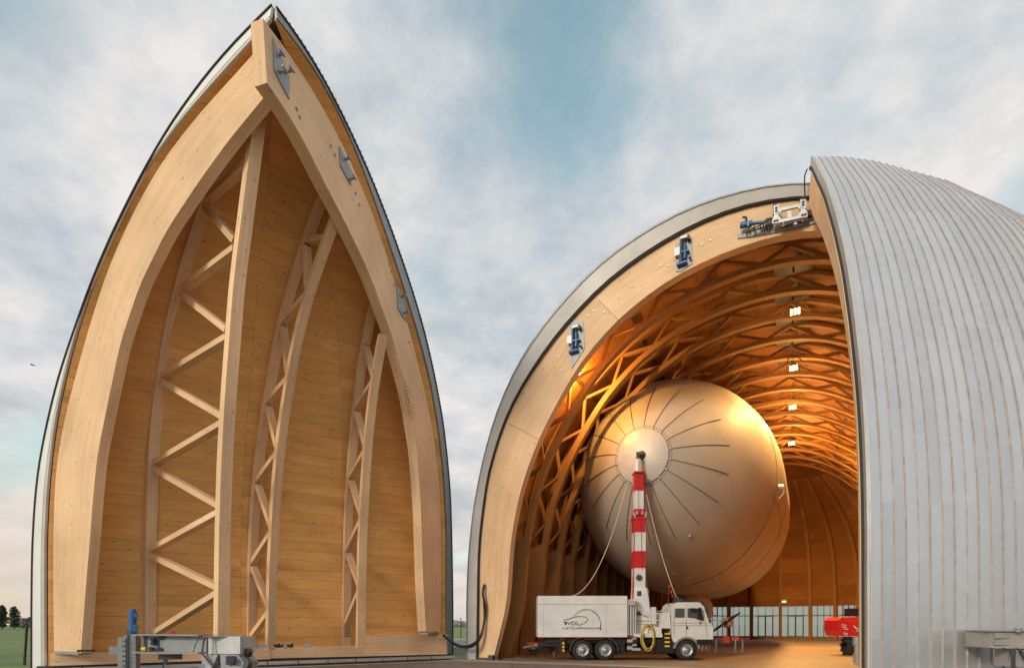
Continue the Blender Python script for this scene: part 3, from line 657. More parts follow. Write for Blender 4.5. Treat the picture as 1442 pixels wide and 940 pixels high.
# trusses
NTR = 15
def ptn(C, t):
    f_ = t * (NP - 1); i = min(int(f_), NP - 2); return (lerp(C[i][0], C[i+1][0], f_ - i), lerp(C[i][1], C[i+1][1], f_ - i))
for k in range(NTR):
    y = 2.4 + k * 2.93
    i0, i1 = 7, NP - 8
    uo = inset(pw, pi_, .10); uo2 = inset(pw, pi_, .28)
    lo = inset(pw, pi_, .82)
    b = MB(); b.ribbon([hall(x, y, z) for x, z in uo], [hall(x, y, z) for x, z in uo2], HY * .36)
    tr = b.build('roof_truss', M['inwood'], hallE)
    b = MB(); b.ribbon([hall(x, y - .03, z) for x, z in lo[i0:i1]], [hall(x, y - .03, z) for x, z in pi_[i0:i1]], HY * .42); b.build('lower_chord', M['inwood'], tr)
    # solid tapered legs
    for rng in (range(0, i0 + 2), range(NP - 1, i1 - 3, -1)):
        rng = list(rng); b = MB()
        a1 = [hall(pi_[i][0], y - .02, pi_[i][1]) for i in rng]; a2 = [hall(uo[i][0], y - .02, max(0, uo[i][1] - (.0 if n__ < len(rng) - 1 else 0))) for n__, i in enumerate(rng)]
        a2[-1] = a1[-1].lerp(a2[-1], .25)
        b.ribbon(a2, a1, HY * .40); b.build('truss_leg', M['inwood'], tr)
    n_nodes = 26
    for j in range(n_nodes):
        t0 = .13 + j * (.87 - .13) / n_nodes; t1 = .13 + (j + 1) * (.87 - .13) / n_nodes
        if t0 > .78 and k < 8: continue
        p = ptn(uo2, t0) if j % 2 == 0 else ptn(lo, t0); q = ptn(lo, t1) if j % 2 == 0 else ptn(uo2, t1)
        b = MB(); b.beam(hall(p[0], y + .18, p[1]), hall(q[0], y + .18, q[1]), .24, .17, HY); b.build('diagonal', M['inwood'], tr)
# lining planks between trusses
yb = [.56] + [2.4 + k * 2.93 for k in range(NTR)]
for bi in range(len(yb) - 1):
    for j in range(18):
        i0 = round(j * (NP - 1) / 18); i1 = round((j + 1) * (NP - 1) / 18)
        y0 = yb[bi] + .01; y1 = yb[bi+1] - .01
        p, q = pw[i0], pw[i1]; t = (HX * (q[0] - p[0]) + UZ * (q[1] - p[1])).normalized(); nn_ = HY.cross(t)
        e = t * .012; r_ = random.uniform(0, .02)
        if nn_.dot(hall(-1.3, y0, 8) - hall(p[0], y0, p[1])) < 0: nn_ = -nn_
        mid = (i0 + i1) // 2
        rowf = [[hall(*(pw[i][0], yy), pw[i][1]) + nn_ * r_ for yy in (y0, y1)] for i in range(i0, i1 + 1)]
        rowf[0] = [p_ + e for p_ in rowf[0]]; rowf[-1] = [p_ - e for p_ in rowf[-1]]
        b = MB(); b.grid([[r[0] for r in rowf], [r[1] for r in rowf]], True)
        for ra, rb in ((rowf[0], -nn_ * .05), (rowf[-1], -nn_ * .05)): b.face([ra[0], ra[1], ra[1] + rb, ra[0] + rb])
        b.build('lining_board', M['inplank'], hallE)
b = MB(); pb = inset(po, pw, .9); b.grid([[hall(x, y, z) for x, z in pb] for y in (0.1, 10, 20, 30, YE)], True); b.build('roof_underlay', M['darkgap'], hallE)
# longitudinal grey rails under the roof
for t in (.235, .31, .385, .46, .535, .61, .68, .75):
    p = ptn(pw, t); q = ptn(pw, t + .008)
    b = MB(); c0 = ptn(inset(pw, pi_, .06), t); d_ = Vector((q[0] - p[0], q[1] - p[1])).normalized()
    b.beam(hall(c0[0], .6, c0[1]), hall(c0[0], YE, c0[1]), .20, .10, HX * d_.x + UZ * d_.y); b.build('roof_rail', M['steel_dark'], hallE)
for k in range(5):
    b = MB(); b.box(hall(-.1, 2.4 + 2.93 * (k + .55), 21.35), (1.9, 1.0, .10), (HX, HY, UZ)); b.box(hall(-.1, 2.4 + 2.93 * (k + .55), 21.2), (.10, .1, .35), (HX, HY, UZ)); b.build('roof_hatch', M['steel_dark'], hallE)
# arch locks: grey plate with blue actuator
def actuator(poly, cx, cz, sc=1.0):
    b = MB(); b.prism([hall(x, -.05, z) for x, z in poly], HY * .048); o = b.build('lock_plate', M['steel'], hallE)
    ax = (HX, HY, UZ)
    def q(dx, dz, dy=-.2): return hall(cx + dx * sc, dy, cz + dz * sc)
    b = MB(); b.cyl(q(.08, .45), q(.08, .02), .085 * sc, n=10); b.cyl(q(.1, -.05), q(.06, -.4), .10 * sc, n=10); b.cyl(q(-.35, -.62), q(.2, -.58), .11 * sc, n=10); b.box(q(.08, -.02), (.5 * sc, .2, .06), ax); b.build('blue_actuator', M['blue'], o)
    b = MB(); b.box(q(-.32, .1), (.30 * sc, .14, .45 * sc), ax); b.build('control_box', M['steel_pale'], o); b = MB(); b.box(q(.05, .78), (.34 * sc, .2, .13 * sc), ax); b.build('mount_block', M['steel_pale'], o)
    b = MB(); b.box(q(-.12, .2), (.1, .2, 1.0 * sc), ax); b.box(q(.3, .68), (.12, .3, .2), ax); b.box(q(-.15, -.35), (.14, .2, .4), ax); b.cyl(q(.3, -.4), q(.42, -.42), .07, n=8); b.cyl(q(.08, .7), q(.08, .4), .04, n=8); b.build('linkage', M['black'], o)
actuator([(-11.56, 18.75), (-11.15, 19.1), (-10.6, 18.9), (-10.55, 17.4), (-11.3, 16.45)], -11.05, 17.9, .95)
actuator([(-5.62, 21.75), (-5.6, 20.35), (-5.3, 20.3), (-4.78, 20.55), (-4.8, 21.95), (-5.1, 21.9)], -5.2, 21.15, .92)
# top lock carriage
def top_lock():
    ax = (HX, HY, UZ); Y0 = -.55
    def q(px, py, dy=Y0):
        # local drawing grid of the carriage: 0..1442 by 0..824 maps onto the arch face
        return hall(-2.78 + px * .0028, dy, 22.62 - py * .00283 - (px - 700) * .0005)
    b = MB(); b.prism([q(60, 540, -.08), q(60, 625, -.08), q(600, 600, -.08), q(1390, 500, -.08), q(1380, 440, -.08), q(600, 500, -.08)], HY * .07); o = b.build('top_lock', M['steel'], hallE)
    # lattice plate: frame with octagonal opening built from bars
    b = MB()
    t_ = HY * .10
    def bar(pts): b.prism([q(*p) for p in pts], t_)
    bar([(640, 245), (720, 245), (725, 400), (640, 400)]); bar([(1040, 210), (1130, 210), (1130, 365), (1045, 365)])
    bar([(725, 300), (1045, 275), (1045, 322), (1000, 322), (765, 350), (725, 350)])
    bar([(650, 400), (725, 350), (765, 350), (710, 415), (760, 490), (740, 545), (620, 545), (620, 490)])
    bar([(1000, 322), (1045, 322), (1110, 365), (1150, 420), (1150, 500), (1035, 510), (1010, 450), (1055, 385)])
    bar([(760, 490), (1010, 460), (1035, 510), (740, 545)])
    bar([(850, 370), (905, 365), (915, 475), (850, 485)])
    b.build('lattice_plate', M['steel_pale'], o)
    b = MB()
    for x_, y_ in ((680, 295), (680, 345), (1085, 255), (1085, 300), (655, 512), (695, 508), (1075, 468), (1115, 463)): b.cyl(q(x_, y_, Y0 - .03), q(x_, y_, Y0), .055, n=8)
    for x_ in (655, 1065): b.box(q(x_, 300 if x_ < 900 else 260, -.3), (.16, .4, .5), ax)
    b.box(q(900, 555, -.4), (.9, .25, .10), ax)
    for x_ in (200, 250, 330, 430, 480, 520, 560): b.box(q(x_, 560 - (x_ % 90) * .6, -.3), (.06, .12, .18 + (x_ % 70) * .002), ax)
    b.tube([q(150, 300, -.2), q(200, 330, -.3), q(215, 420, -.3)], .05, 6)
    b.tube([q(230, 600, -.3), q(400, 570, -.4), q(520, 545, -.4), q(640, 520, -.4)], .03, 6)
    b.tube([q(300, 560, -.4), q(430, 530, -.45), q(560, 440, -.4), q(660, 430, -.4)], .03, 6)
    b.box(q(560, 460, -.3), (.3, .2, .3), ax); b.box(q(1190, 400, -.3), (.2, .2, .26), ax)
    b.build('linkage', M['black'], o)
    b = MB(); b.cyl(q(110, 475, -.35), q(300, 460, -.35), .14, n=12); b.cyl(q(300, 462, -.35), q(500, 462, -.35), .075, n=10); b.cyl(q(1250, 395, -.35), q(1370, 385, -.35), .12, n=12); b.build('blue_actuator', M['blue'], o)
    b = MB()
    for x_ in (790, 970): b.cyl(q(x_, 540, -.5), q(x_, 590, -.5), .03, n=6); b.box(q(x_, 585, -.5), (.16, .05, .05), ax)
    b.tube([q(240, 400, -.45), q(240, 520, -.45)], .035, 6)
    b.build('clamp_bolt', M['steel_pale'], o)
top_lock()
b = MB()
for x, z in ((-12.0, 17.3), (-11.9, 16.5), (-10.3, 19.2), (-10.0, 19.4), (-6.4, 20.9), (-6.0, 20.8), (-4.3, 21.4), (-3.9, 21.5), (-9.4, 19.2)):
    b.cyl(hall(x, 0, z), hall(x, -.04, z), .055, n=8)
tag(b.build('bolt_head', M['steel_pale'], hallE), kind='stuff')
b = MB(); b.box(hall(-16.6, .2, .06), (1.4, .7, .12), (HX, HY, UZ)); b.box(hall(-16.3, -.2, .16), (.3, .3, .26), (HX, HY, UZ)); b.build('steel_shoe', M['steel_dark'], hallE)

# ---------------------------------------------------------------- rear rounded end
rear = thing('rear_end_shell', 'rounded planked far end of the hangar with tall curved ribs behind the airship', 'end wall', hall(-1, 52, 0))
XC = -1.25
apex_i = min(range(NP), key=lambda i: abs(pw[i][0] - XC))
prof = [(abs(pw[i][0] - XC) / 15.9, pw[i][1]) for i in range(apex_i, -1, -1)]
prof = resample(prof, 25)
def base(phi):
    s, c = math.sin(phi), math.cos(phi)
    rx = 15.9 if s < 0 else 15.85
    return (XC + rx * math.copysign(abs(s) ** .9, s), YE + 15.5 * abs(c) ** .62)
def dome(phi, k, off=0.0):
    r, z = prof[k]; bx, by = base(phi); x = XC + r * (bx - XC); y = YE + r * (by - YE)
    if off:
        d = Vector((bx - XC, by - YE)).normalized(); x -= d.x * off; y -= d.y * off
    return hall(x, y, z - off * .4)
phis = [R(a) for a in (-90, -76, -62, -48, -35, -23.5, -12, 0, 12, 23.5, 35, 48, 62, 76, 90)]
kg = next(k for k in range(25) if prof[k][1] < 5.3) 
for i in range(len(phis) - 1):
    open_ = 3 <= i <= 10
    kmax = kg if open_ else 24
    ks = list(range(0, kmax, 2)) + [kmax]
    for a_, c_ in zip(ks[:-1], ks[1:]):
        b = MB(); p0, p1 = phis[i], phis[i+1]
        b.hexa([dome(p0, a_), dome(p1, a_), dome(p1, c_), dome(p0, c_)], [dome(p0, a_, -.08), dome(p1, a_, -.08), dome(p1, c_, -.08), dome(p0, c_, -.08)])
        b.build('lining_board', M['inplank'], rear)
b = MB()
for i in range(len(phis) - 1):
    kmax = kg if 3 <= i <= 10 else 24
    b.grid([[dome(phis[i], k, -.25), dome(phis[i+1], k, -.25)] for k in range(kmax + 1)], True)
b.build('outer_skin', M['zinc'], rear)
for i, p in enumerate(phis[1:-1]):
    sd_ = Vector((-(base(p + .05)[1] - base(p - .05)[1]), base(p + .05)[0] - base(p - .05)[0]))
    tx = (hall(*base(p + .05)) - hall(*base(p - .05))).normalized()
    ptsA = [dome(p, k, .02) - tx * .2 for k in range(2, 25)]; ptsB = [dome(p, k, .55) - tx * .2 for k in range(2, 25)]
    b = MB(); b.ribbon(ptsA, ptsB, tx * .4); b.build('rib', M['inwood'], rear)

# glass wall at the foot of the far end
glassE = thing('glass_wall', 'band of tall framed windows along the foot of the hangar far end', 'window wall', hall(-1, 57, 0))
gz0, gz1 = .42, 5.15
b = MB()
for i in range(3, 11):
    p, q = hall(*base(phis[i])), hall(*base(phis[i+1]))
    d = (q - p).normalized(); inn = Vector((d.y, -d.x, 0))
    if inn.dot(hall(0, 40) - p) < 0: inn = -inn
    b.beam(p + UZ * .21, q + UZ * .21, .3, .42, inn)
b.build('plinth', M['floor'], glassE)
for i in range(3, 11):
    p, q = hall(*base(phis[i])), hall(*base(phis[i+1])); L = (q - p).length; d = (q - p) / L
    nb_ = 4; door = (i == 7 or i == 6)
    for j in range(nb_):
        a_ = p + d * (L * j / nb_); c_ = p + d * (L * (j + 1) / nb_)
        for (z0, z1) in ((gz0, 3.4), (3.4, gz1)):
            ns = Vector((d.y, -d.x, 0))
            fm = M['steel_dark']
            thick = .16 if (z0 > 3 and j == 1 and i in (4, 9)) or (door and z0 < 1 and j in (1, 2)) else .05
            if (z0 > 3 and j == 1 and i in (4, 9)): fm = M['red_frame'] if 'red_frame' in M else M.setdefault('red_frame', mat('brown_red_frame', (.22, .05, .035), .5))
            b = MB()
            b.beam(a_ + UZ * (z0 + .03), c_ + UZ * (z0 + .03), .08, thick, ns); b.beam(a_ + UZ * (z1 - .03), c_ + UZ * (z1 - .03), .08, thick, ns); thick = thick * .62
            b.beam(a_ + d * .03 + UZ * z0, a_ + d * .03 + UZ * z1, .08, thick, ns); b.beam(c_ - d * .03 + UZ * z0, c_ - d * .03 + UZ * z1, .08, thick, ns)
            w_ = b.build('window', fm, glassE)
            b = MB(); b.hexa([a_ + d * .05 + UZ * (z0 + .05), c_ - d * .05 + UZ * (z0 + .05), c_ - d * .05 + UZ * (z1 - .05), a_ + d * .05 + UZ * (z1 - .05)],
                             [v + ns * .02 for v in (a_ + d * .05 + UZ * (z0 + .05), c_ - d * .05 + UZ * (z0 + .05), c_ - d * .05 + UZ * (z1 - .05), a_ + d * .05 + UZ * (z1 - .05))])
            b.build('pane', M['glass'], w_)
b = MB(); b.box(hall(XC + .4, base(0)[1] - .5, 5.35), (.7, .12, .3), (HX, HY, UZ)); b.build('exit_sign', M['exit'], glassE)

# ================================================================ CLOSED DOOR LEAF (right)
Pr = Vector((13.60, 25.80, 0)); e_ = Vector((-.3907, -.9205, 0)); gR = Vector((.9, -.4359, 0)).normalized()
prof_r = resample([(0,23.3),(.9,22.6),(2.2,21.35),(5.9,17.85),(8.69,14.8),(10.46,12.6),(11.81,10.48),(12.68,8.8),(13.27,7.5),(13.64,6.06),(13.81,4.7),(13.85,2),(13.85,0)], 60, 2)
pl_ = [p[0] for p in prof_r]; pz_ = [p[1] for p in prof_r]
def ze(l): return interp(l, pl_, pz_)
paS = [0,1.1,2.4,4.9,7.5,10.5,13,14.8,15.3]; paZ = [23.3,22.95,22.3,20.6,17.9,14.2,10.0,5.0,0]
LR = 13.85
Gpts = resample([(Pr.x + e_.x * LR, Pr.y + e_.y * LR), (10.5, 13.06), (13, 13.05), (15.5, 13.25), (18, 13.9), (23, 16), (27.37, 19.13)], 75, 3)
leafR = thing('door_leaf', 'closed metal-clad hangar door leaf on the right, ribbed pale grey sheets curving up', 'hangar door', (14, 16, 0))
seams = []
for gx, gy in Gpts:
    b0 = Vector((gx, gy, 0))
    # intersection of b0 - e t with Pr + gR s
    a11, a12, a21, a22 = -e_.x, -gR.x, -e_.y, -gR.y
    rx, ry = Pr.x - b0.x, Pr.y - b0.y
    det = a11 * a22 - a12 * a21; t = (rx * a22 - a12 * ry) / det; s = (a11 * ry - rx * a21) / det
    s = max(0, min(15.3, s)); t = max(0.02, t)
    zt = interp(s, paS, paZ)
    seam = []
    lean_top = LR - t          # lean measured from the apex on the master profile
    zm = ze(max(0, lean_top))
    # walk the master profile from the foot up to lean_top
    for k in range(49):
        f_ = k / 48
        # parameter by height on the master profile
        z = zm * f_
        # find lean for that height
        lo_, hi_ = max(0, lean_top), LR
        for _ in range(22):
            md = (lo_ + hi_) / 2
            if ze(md) > z: lo_ = md
            else: hi_ = md
        dl = LR - (lo_ + hi_) / 2     # distance in from the foot
        kz = 1 - (1 - zt / max(zm, .01)) * (dl / t) ** max(.9, 2 - 1.3 * len(seams) / 32)
        seam.append((b0 - e_ * dl + UZ * (z * kz), z * kz))
    seams.append(seam)
def seam_at(seam, z):
    zs = [s[1] for s in seam]
    if z >= zs[-1]: return seam[-1][0]
    for i in range(1, len(zs)):
        if z <= zs[i]: return seam[i-1][0].lerp(seam[i][0], (z - zs[i-1]) / max(1e-6, zs[i] - zs[i-1]))
zrows = [0.0, 4.9, 9.7, 15.4, 30]
for i in range(len(seams) - 1):
    s0, s1 = seams[i], seams[i+1]
    for r in range(4):
        za, zb = zrows[r], zrows[r+1]
        top = min(max(s0[-1][1], s1[-1][1]), zb)
        if top - za < .15: continue
        ns = [3, 8, 12, 18][r]
        L0 = []; L1 = []
        for k in range(ns + 1):
            f_ = k / ns
            if r == 3: f_ = 1 - (1 - f_) ** 1.6
            L0.append(seam_at(s0, za + (min(zb, s0[-1][1]) - za) * f_) if s0[-1][1] > za else s0[-1][0])
            L1.append(seam_at(s1, za + (min(zb, s1[-1][1]) - za) * f_) if s1[-1][1] > za else s1[-1][0])
        g_ = []; nn2 = []
        for k in range(ns + 1):
            ac = (L1[k] - L0[k]); ac = ac.normalized() if ac.length > 1e-5 else gR
            tn = (L0[min(k+1, ns)] - L0[max(k-1, 0)]); nrm = ac.cross(tn)
            nrm = nrm.normalized() if nrm.length > 1e-7 else Vector((0, 0, 1))
            if nrm.z < 0 or (abs(nrm.z) < .05 and nrm.y > 0): nrm = -nrm
            g_.append(ac); nn2.append(nrm)
        lift = .012 * (3 - r) + (.003 if i % 2 else 0)
        base0 = [p + n * lift for p, n in zip(L0, nn2)]; base1 = [p + n * lift for p, n in zip(L1, nn2)]
        hh = .032; ww = .017
        b = MB()
        b.grid([[p, p + n * hh] for p, n in zip(base0, nn2)], True)
        b.grid([[p + n * hh, p + n * hh + a * ww] for p, n, a in zip(base0, nn2, g_)], True)
        b.grid([[p + n * hh + a * ww, p + a * (ww + .004)] for p, n, a in zip(base0, nn2, g_)], True)
        b.grid([[p + a * (ww + .004), q] for p, q, a in zip(base0, base1, g_)], True)
        b.face([base0[0], base1[0], L1[0] - nn2[0] * .02, L0[0] - nn2[0] * .02])
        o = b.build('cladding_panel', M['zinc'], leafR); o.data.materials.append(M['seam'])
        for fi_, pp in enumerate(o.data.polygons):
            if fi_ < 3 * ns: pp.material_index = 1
b = MB(); b.grid([[s[k][0] + V(.03, .12, -.06) for s in seams] for k in range(49)], True); b.build('backing', M['darkgap'], leafR)
# front mating edge: seal, trim, timber frame
def Er(l, z, o=0.0): nrm = Vector((-.9205, .3907, 0)); return Pr + e_ * l + nrm * o + UZ * z
pr_in = []
for i, (l, z) in enumerate(prof_r):
    a_, c_ = prof_r[max(i-1, 0)], prof_r[min(i+1, len(prof_r)-1)]
    t = Vector((c_[0] - a_[0], c_[1] - a_[1])).normalized(); n = Vector((t.y, -t.x)) ; 
    if n.x > 0: n = -n
    pr_in.append((l, z, n))
def offs(d): return [(l + n.x * d, max(0, z + n.y * d)) for l, z, n in pr_in]
b = MB(); b.ribbon([Er(l, z, .03) for l, z in offs(-.05)], [Er(l, z, .03) for l, z in offs(.42)], Vector((.9205, -.3907, 0)) * .09); b.build('edge_trim', M['trim'], leafR)
b = MB(); b.ribbon([Er(l, z, .08) for l, z in offs(.30)], [Er(l, z, .08) for l, z in offs(.44)], Vector((.9205, -.3907, 0)) * .1); b.build('edge_seal', M['darkgap'], leafR)
inner_ = [(l + n.x * d, max(0, z + n.y * d)) for l, z, n in pr_in for d in [lerp(.62, 1.6, min(1, max(0, (z - 9) / 11)))]]
b = MB(); b.ribbon([Er(l, z, .10) for l, z in offs(.40)][3:], [Er(l, z, .10) for l, z in inner_][3:], Vector((.9205, -.3907, 0)) * .35); b.build('edge_frame', M['glulam'], leafR)
b = MB(); b.ribbon([Pr + gR * s + UZ * (interp(s, paS, paZ) - .75) + HY * .1 for s in (.4, 1, 2, 3, 4, 5)], [Pr + gR * s + UZ * (interp(s, paS, paZ) - 2.2) + HY * .1 for s in (.4, 1, 2, 3, 4, 5)], HY * -.4); b.build('edge_frame', M['glulam'], leafR)
b = MB(); b.tube([Er(.1, 22.75, .18), Er(.1, 22.5, .28), Er(.2, 22.0, .30), Er(.2, 21.4, .27)], .032, 6); b.build('hanging_cable', M['black'], leafR)
# drive box at the foot
b = MB(); q0 = at(1395, 910, 12.3); 
b.hexa([at(1395, 909, 12.1), at(1475, 909, 11.9), at(1475, 888, 11.9), at(1395, 888, 12.1)], [at(1395, 909, 12.1) + V(.1, .8, 0), at(1475, 909, 11.9) + V(.1, .8, 0), at(1475, 888, 11.9) + V(.1, .8, 0), at(1395, 888, 12.1) + V(.1, .8, 0)])
dr = b.build('drive_box', M['steel_warm'], leafR)
b = MB(); b.beam(at(1394, 910, 12.05) + V(.05, .42, 0), at(1476, 910.5, 11.85) + V(0, .42, 0), .9, .035, V(0, 1, 0)); b.beam(at(1394, 887.5, 12.05) + V(.05, .42, 0), at(1476, 887.5, 11.85) + V(0, .42, 0), .9, .02, V(0, 1, 0)); b.build('box_flange', M['steel_warm'], dr)
b = MB(); b.box(at(1411, 894, 12.03), (.30, .03, .12)); b.box(at(1411, 904, 12.03), (.30, .02, .1)); b.build('access_panel', M['steel_warm'], dr)
b = MB(); b.cyl(at(1434, 889, 11.9), at(1434, 884.5, 11.9), .055, n=12); b.cyl(at(1434, 885, 11.9), at(1434, 883.4, 11.9), .08, n=12); b.build('breather_cap', M['steel'], dr)
b = MB(); b.hexa([at(1429, 938, 12), at(1480, 938, 12), at(1480, 914, 12), at(1429, 914, 12)], [at(1429, 938, 12) + V(0, .5, 0), at(1480, 938, 12) + V(0, .5, 0), at(1480, 914, 12) + V(0, .5, 0), at(1429, 914, 12) + V(0, .5, 0)]); b.build('bogie_plate', M['steel_warm'], dr)
b = MB(); b.beam(at(1427, 914, 11.9), at(1427, 940, 11.9), .05, .05); b.beam(at(1436, 914, 11.85), at(1446, 930, 11.85), .05, .05); b.box(at(1426, 917, 11.9), (.08, .08, .12)); b.build('bogie_rods', M['steel_dark'], dr)
b = MB(); b.box(at(1455, 955, 12.5), (.9, .4, .45)); b.build('bogie_frame', M['steel_dark'], dr)

# ================================================================ AIRSHIP
NOSE = Vector((8.05, 35.35, 12.62)); AX = (HY + HX * .030 + UZ * .012).normalized()
airship = thing('airship', 'huge silvery beige airship seen nose-on, floating moored inside the hangar', 'airship', NOSE)
RR = 7.88; AN = 13.4
def hull_r(t):
    if t < AN: return RR * math.sqrt(max(0, 1 - (1 - t / AN) ** 2))
    if t < 24: return RR
    return RR * math.sqrt(max(0, 1 - ((t - 24) / 21.0) ** 2))
ts = [0, .03, .1, .22, .4, .65, 1, 1.45, 2, 2.7, 3.5, 4.5, 5.7, 7, 8.5, 10, 11.5, 13, 15, 18, 21, 24, 27, 30, 33, 36, 39, 41, 43, 44.3, 44.9, 45]
a_ = AX.cross(UZ).normalized(); b_ = a_.cross(AX).normalized() * 1.045; a_ = a_ * .975
def hp3(t, ang, o=0.0):
    r = hull_r(t) + o; return NOSE + AX * t + (a_ * math.cos(ang) + b_ * math.sin(ang)) * r
b = MB(); b.grid([[hp3(t, R(5 * k)) for k in range(72)] for t in ts], True, closed=True); b.build('hull', M['fabric'], airship)
tcap = AN * (1 - math.sqrt(1 - (1.62 / RR) ** 2))
b = MB(); b.grid([[hp3(t, R(5 * k), .03) - AX * .045 for k in range(72)] for t in [0] + [tcap * (k / 8) ** 1.5 for k in range(1, 9)]], True, closed=True); b.build('nose_cone', M['nosecap'], airship)
b = MB(); b.tube([hp3(tcap, R(5 * k), .05) for k in range(73)], .03, 6); b.tube([hp3(tcap * 1.25, R(5 * k), .03) for k in range(73)], .012, 5); b.build('nose_ring', M['batten'], airship)
t_of = lambda r: AN * (1 - math.sqrt(1 - (r / RR) ** 2))
for k in range(18):
    an = R(20 * k + 8); rr = [1.6, 2.2, 2.9, 3.5, 4.1, 4.6, 4.95]
    b = MB(); b.tube([hp3(t_of(r), an, .035) for r in rr], .026, 5); b.build('batten', M['batten'], airship)
    b = MB(); b.tube([hp3(t_of(max(.25, r)), an, .02 if r < 1.5 else .05) for r in (.3, .7, 1.1, 1.5, 1.75)], [.02, .03, .04, .05, .05], 5); b.build('cone_rib', M['nosecap'], airship)
b = MB(); b.cyl(NOSE - AX * .35, NOSE - AX * .02, .14, .3, 14); b.cyl(NOSE - AX * .6, NOSE - AX * .3, .09, n=12); b.build('mooring_spigot', M['steel_dark'], airship)
b = MB()
for tt in (9.0, 16.0):
    b.tube([hp3(tt, R(-150 + 5 * k), .01) for k in range(40)], .022, 5)
b.tube([hp3(8.5 + .5 * k, R(-12 - .6 * k), .01) for k in range(24)], .02, 5)
b.build('seam_tape', M['batten'], airship)
b = MB(); q = hp3(7.2, R(-8), .02); b.cyl(hp3(9.5, R(-6), 0), hp3(9.5, R(-6), .35), .16, n=10); b.tube([hp3(9.5, R(-6 + 0), .35), hp3(9.7, R(-9), .4), hp3(9.6, R(-12), .15)], .05, 6); b.build('side_valve', M['steel_pale'], airship)
b = MB()
for tt, an in ((6.2, -84), (7.2, -78), (8.6, -86), (9.0, -74)):
    c = hp3(tt, R(an), .02); n = (c - (NOSE + AX * tt)).normalized(); b.tube([c, c + n * .1], [.28, .16], 12)
b.build('belly_patch', M['steel_pale'], airship)
b = MB(); p = hp3(3.2, R(-62), .02); b.tube([p, p - AX * .1], .10, 10); b.build('vent', M['batten'], airship)
# gondola and engine below
gc = NOSE + AX * 17.5; gc.z = 3.55
b = MB(); pr = [(0, .25), (.4, .95), (1.2, 1.35), (3, 1.5), (6, 1.5), (7.5, 1.1), (8, .4)]
b.lathe(gc - AX * 4, AX, pr, 20); g0 = b.build('gondola', M['fabric'], airship)
b = MB(); b.hexa([gc - AX * 3 + a_ * s + UZ * 0 for s in (-1, 1)] + [gc - AX * 3 + a_ * s + UZ * 1.8 for s in (1, -1)], [gc + AX * 3 + a_ * s + UZ * 0 for s in (-1, 1)] + [gc + AX * 3 + a_ * s + UZ * 1.8 for s in (1, -1)]); b.build('gondola_root', M['fabric'], g0)
b = MB(); b.box(gc - AX * 3.35 - UZ * .1, (1.9, .9, .7), (a_, AX, UZ)); b.build('windscreen', M['cabglass'], g0)
ec = at(1023, 876, 46.5)
b = MB(); b.lathe(ec - AX * .5, AX, [(0, .0), (.05, .25), (.3, .42), (1.4, .45), (1.9, .3), (2, .0)], 20); b.beam(ec + AX * .6, ec + AX * .6 - HX * 2.6 + UZ * .6, .25, .12, AX); en = b.build('engine_nacelle', M['steel_pale'], airship)
b = MB(); pd = (at(1044, 862, 46) - at(1003, 890, 46)).normalized(); pc = ec - AX * .75
for s in (-1, 1):
    for k in range(6):
        c0 = pc + pd * s * (.15 + k * .22); c1 = pc + pd * s * (.15 + (k + 1) * .22); wd = [.12, .2, .22, .2, .16, .1][k]
        b.beam(c0, c1, wd, .05, (pd.cross(AX) + AX * .5))
b.lathe(pc - AX * .3, AX, [(0, 0), (.1, .12), (.35, .17)], 12); b.build('propeller', M['black'], en)
b = MB(); b.tube([ec - UZ * .3, ec - UZ * 1.0 + HX * .1, ec - UZ * 1.5], .04, 6); b.box(ec - UZ * 1.4, (.5, .3, .5), (HX, AX, UZ)); b.box(ec - UZ * 1.3 + HX * .7, (.5, .3, .3), (HX, AX, UZ)); b.build('red_cover', M['redlift'], en)

# ================================================================ MAST TRUCK
TY = 33.45                       # near side of the truck
def T(px, py, dy=0.0): return Vector(((px - 721) / 800 * 33.6, TY + dy, (929 - py) * .042))
truck = thing('mast_truck', 'white three-axle truck with box body carrying the red and white mooring mast', 'truck', (6.6, 34.7, 0))
def tb(name, m, x0, x1, y0, y1, d0=0.0, d1=2.5, parent=None):
    b = MB(); c = (T(x0, y0, d0) + T(x1, y1, d1)) / 2; b.box(c, ((x1 - x0) * .042, d1 - d0, (y1 - y0) * .042)); return b.build(name, m, parent or truck)
def bev(o, w_=.02, seg=2):
    mo = o.modifiers.new('bevel', 'BEVEL'); mo.width = w_; mo.segments = seg; mo.limit_method = 'ANGLE'; mo.angle_limit = R(40); return o
# box body
box_ = bev(tb('box_body', M['white'], 757, 882.5, 838.5, 896), .03)
tb('roof_strip', M['steel'], 757, 882.5, 849.8, 850.3, -.012, .01, box_)
tb('lower_rail', M['redlift'], 757, 897, 896, 896.8, .02, 2.48, box_)
b = MB()
for y_ in (860, 887): b.box(T(757, y_, .1), (.08, .12, .14))
b.build('hinge', M['steel_pale'], box_)
b = MB(); b.box(T(853, 873, -.004), (.012, .006, 1.75)); b.box(T(765, 873, -.004), (.012, .006, 1.75)); b.build('door_gap', M['steel'], box_)
cab2 = tb('equipment_bay', M['white'], 883, 897, 843, 895, .35, 2.4)
b = MB()
for x_, r_, m_ in ((886, .05, 0), (889, .07, 0), (892.5, .05, 0), (895.5, .04, 0)): b.cyl(T(x_, 894, .25), T(x_, 850 + (x_ % 3), .25), r_, n=8)
b.build('bay_pipes', M['steel_pale'], cab2)
b = MB(); b.box(T(889, 848, .22), (.45, .3, .3)); b.box(T(884, 870, .2), (.05, .3, 1.9)); b.build('winch', M['steel_pale'], cab2)
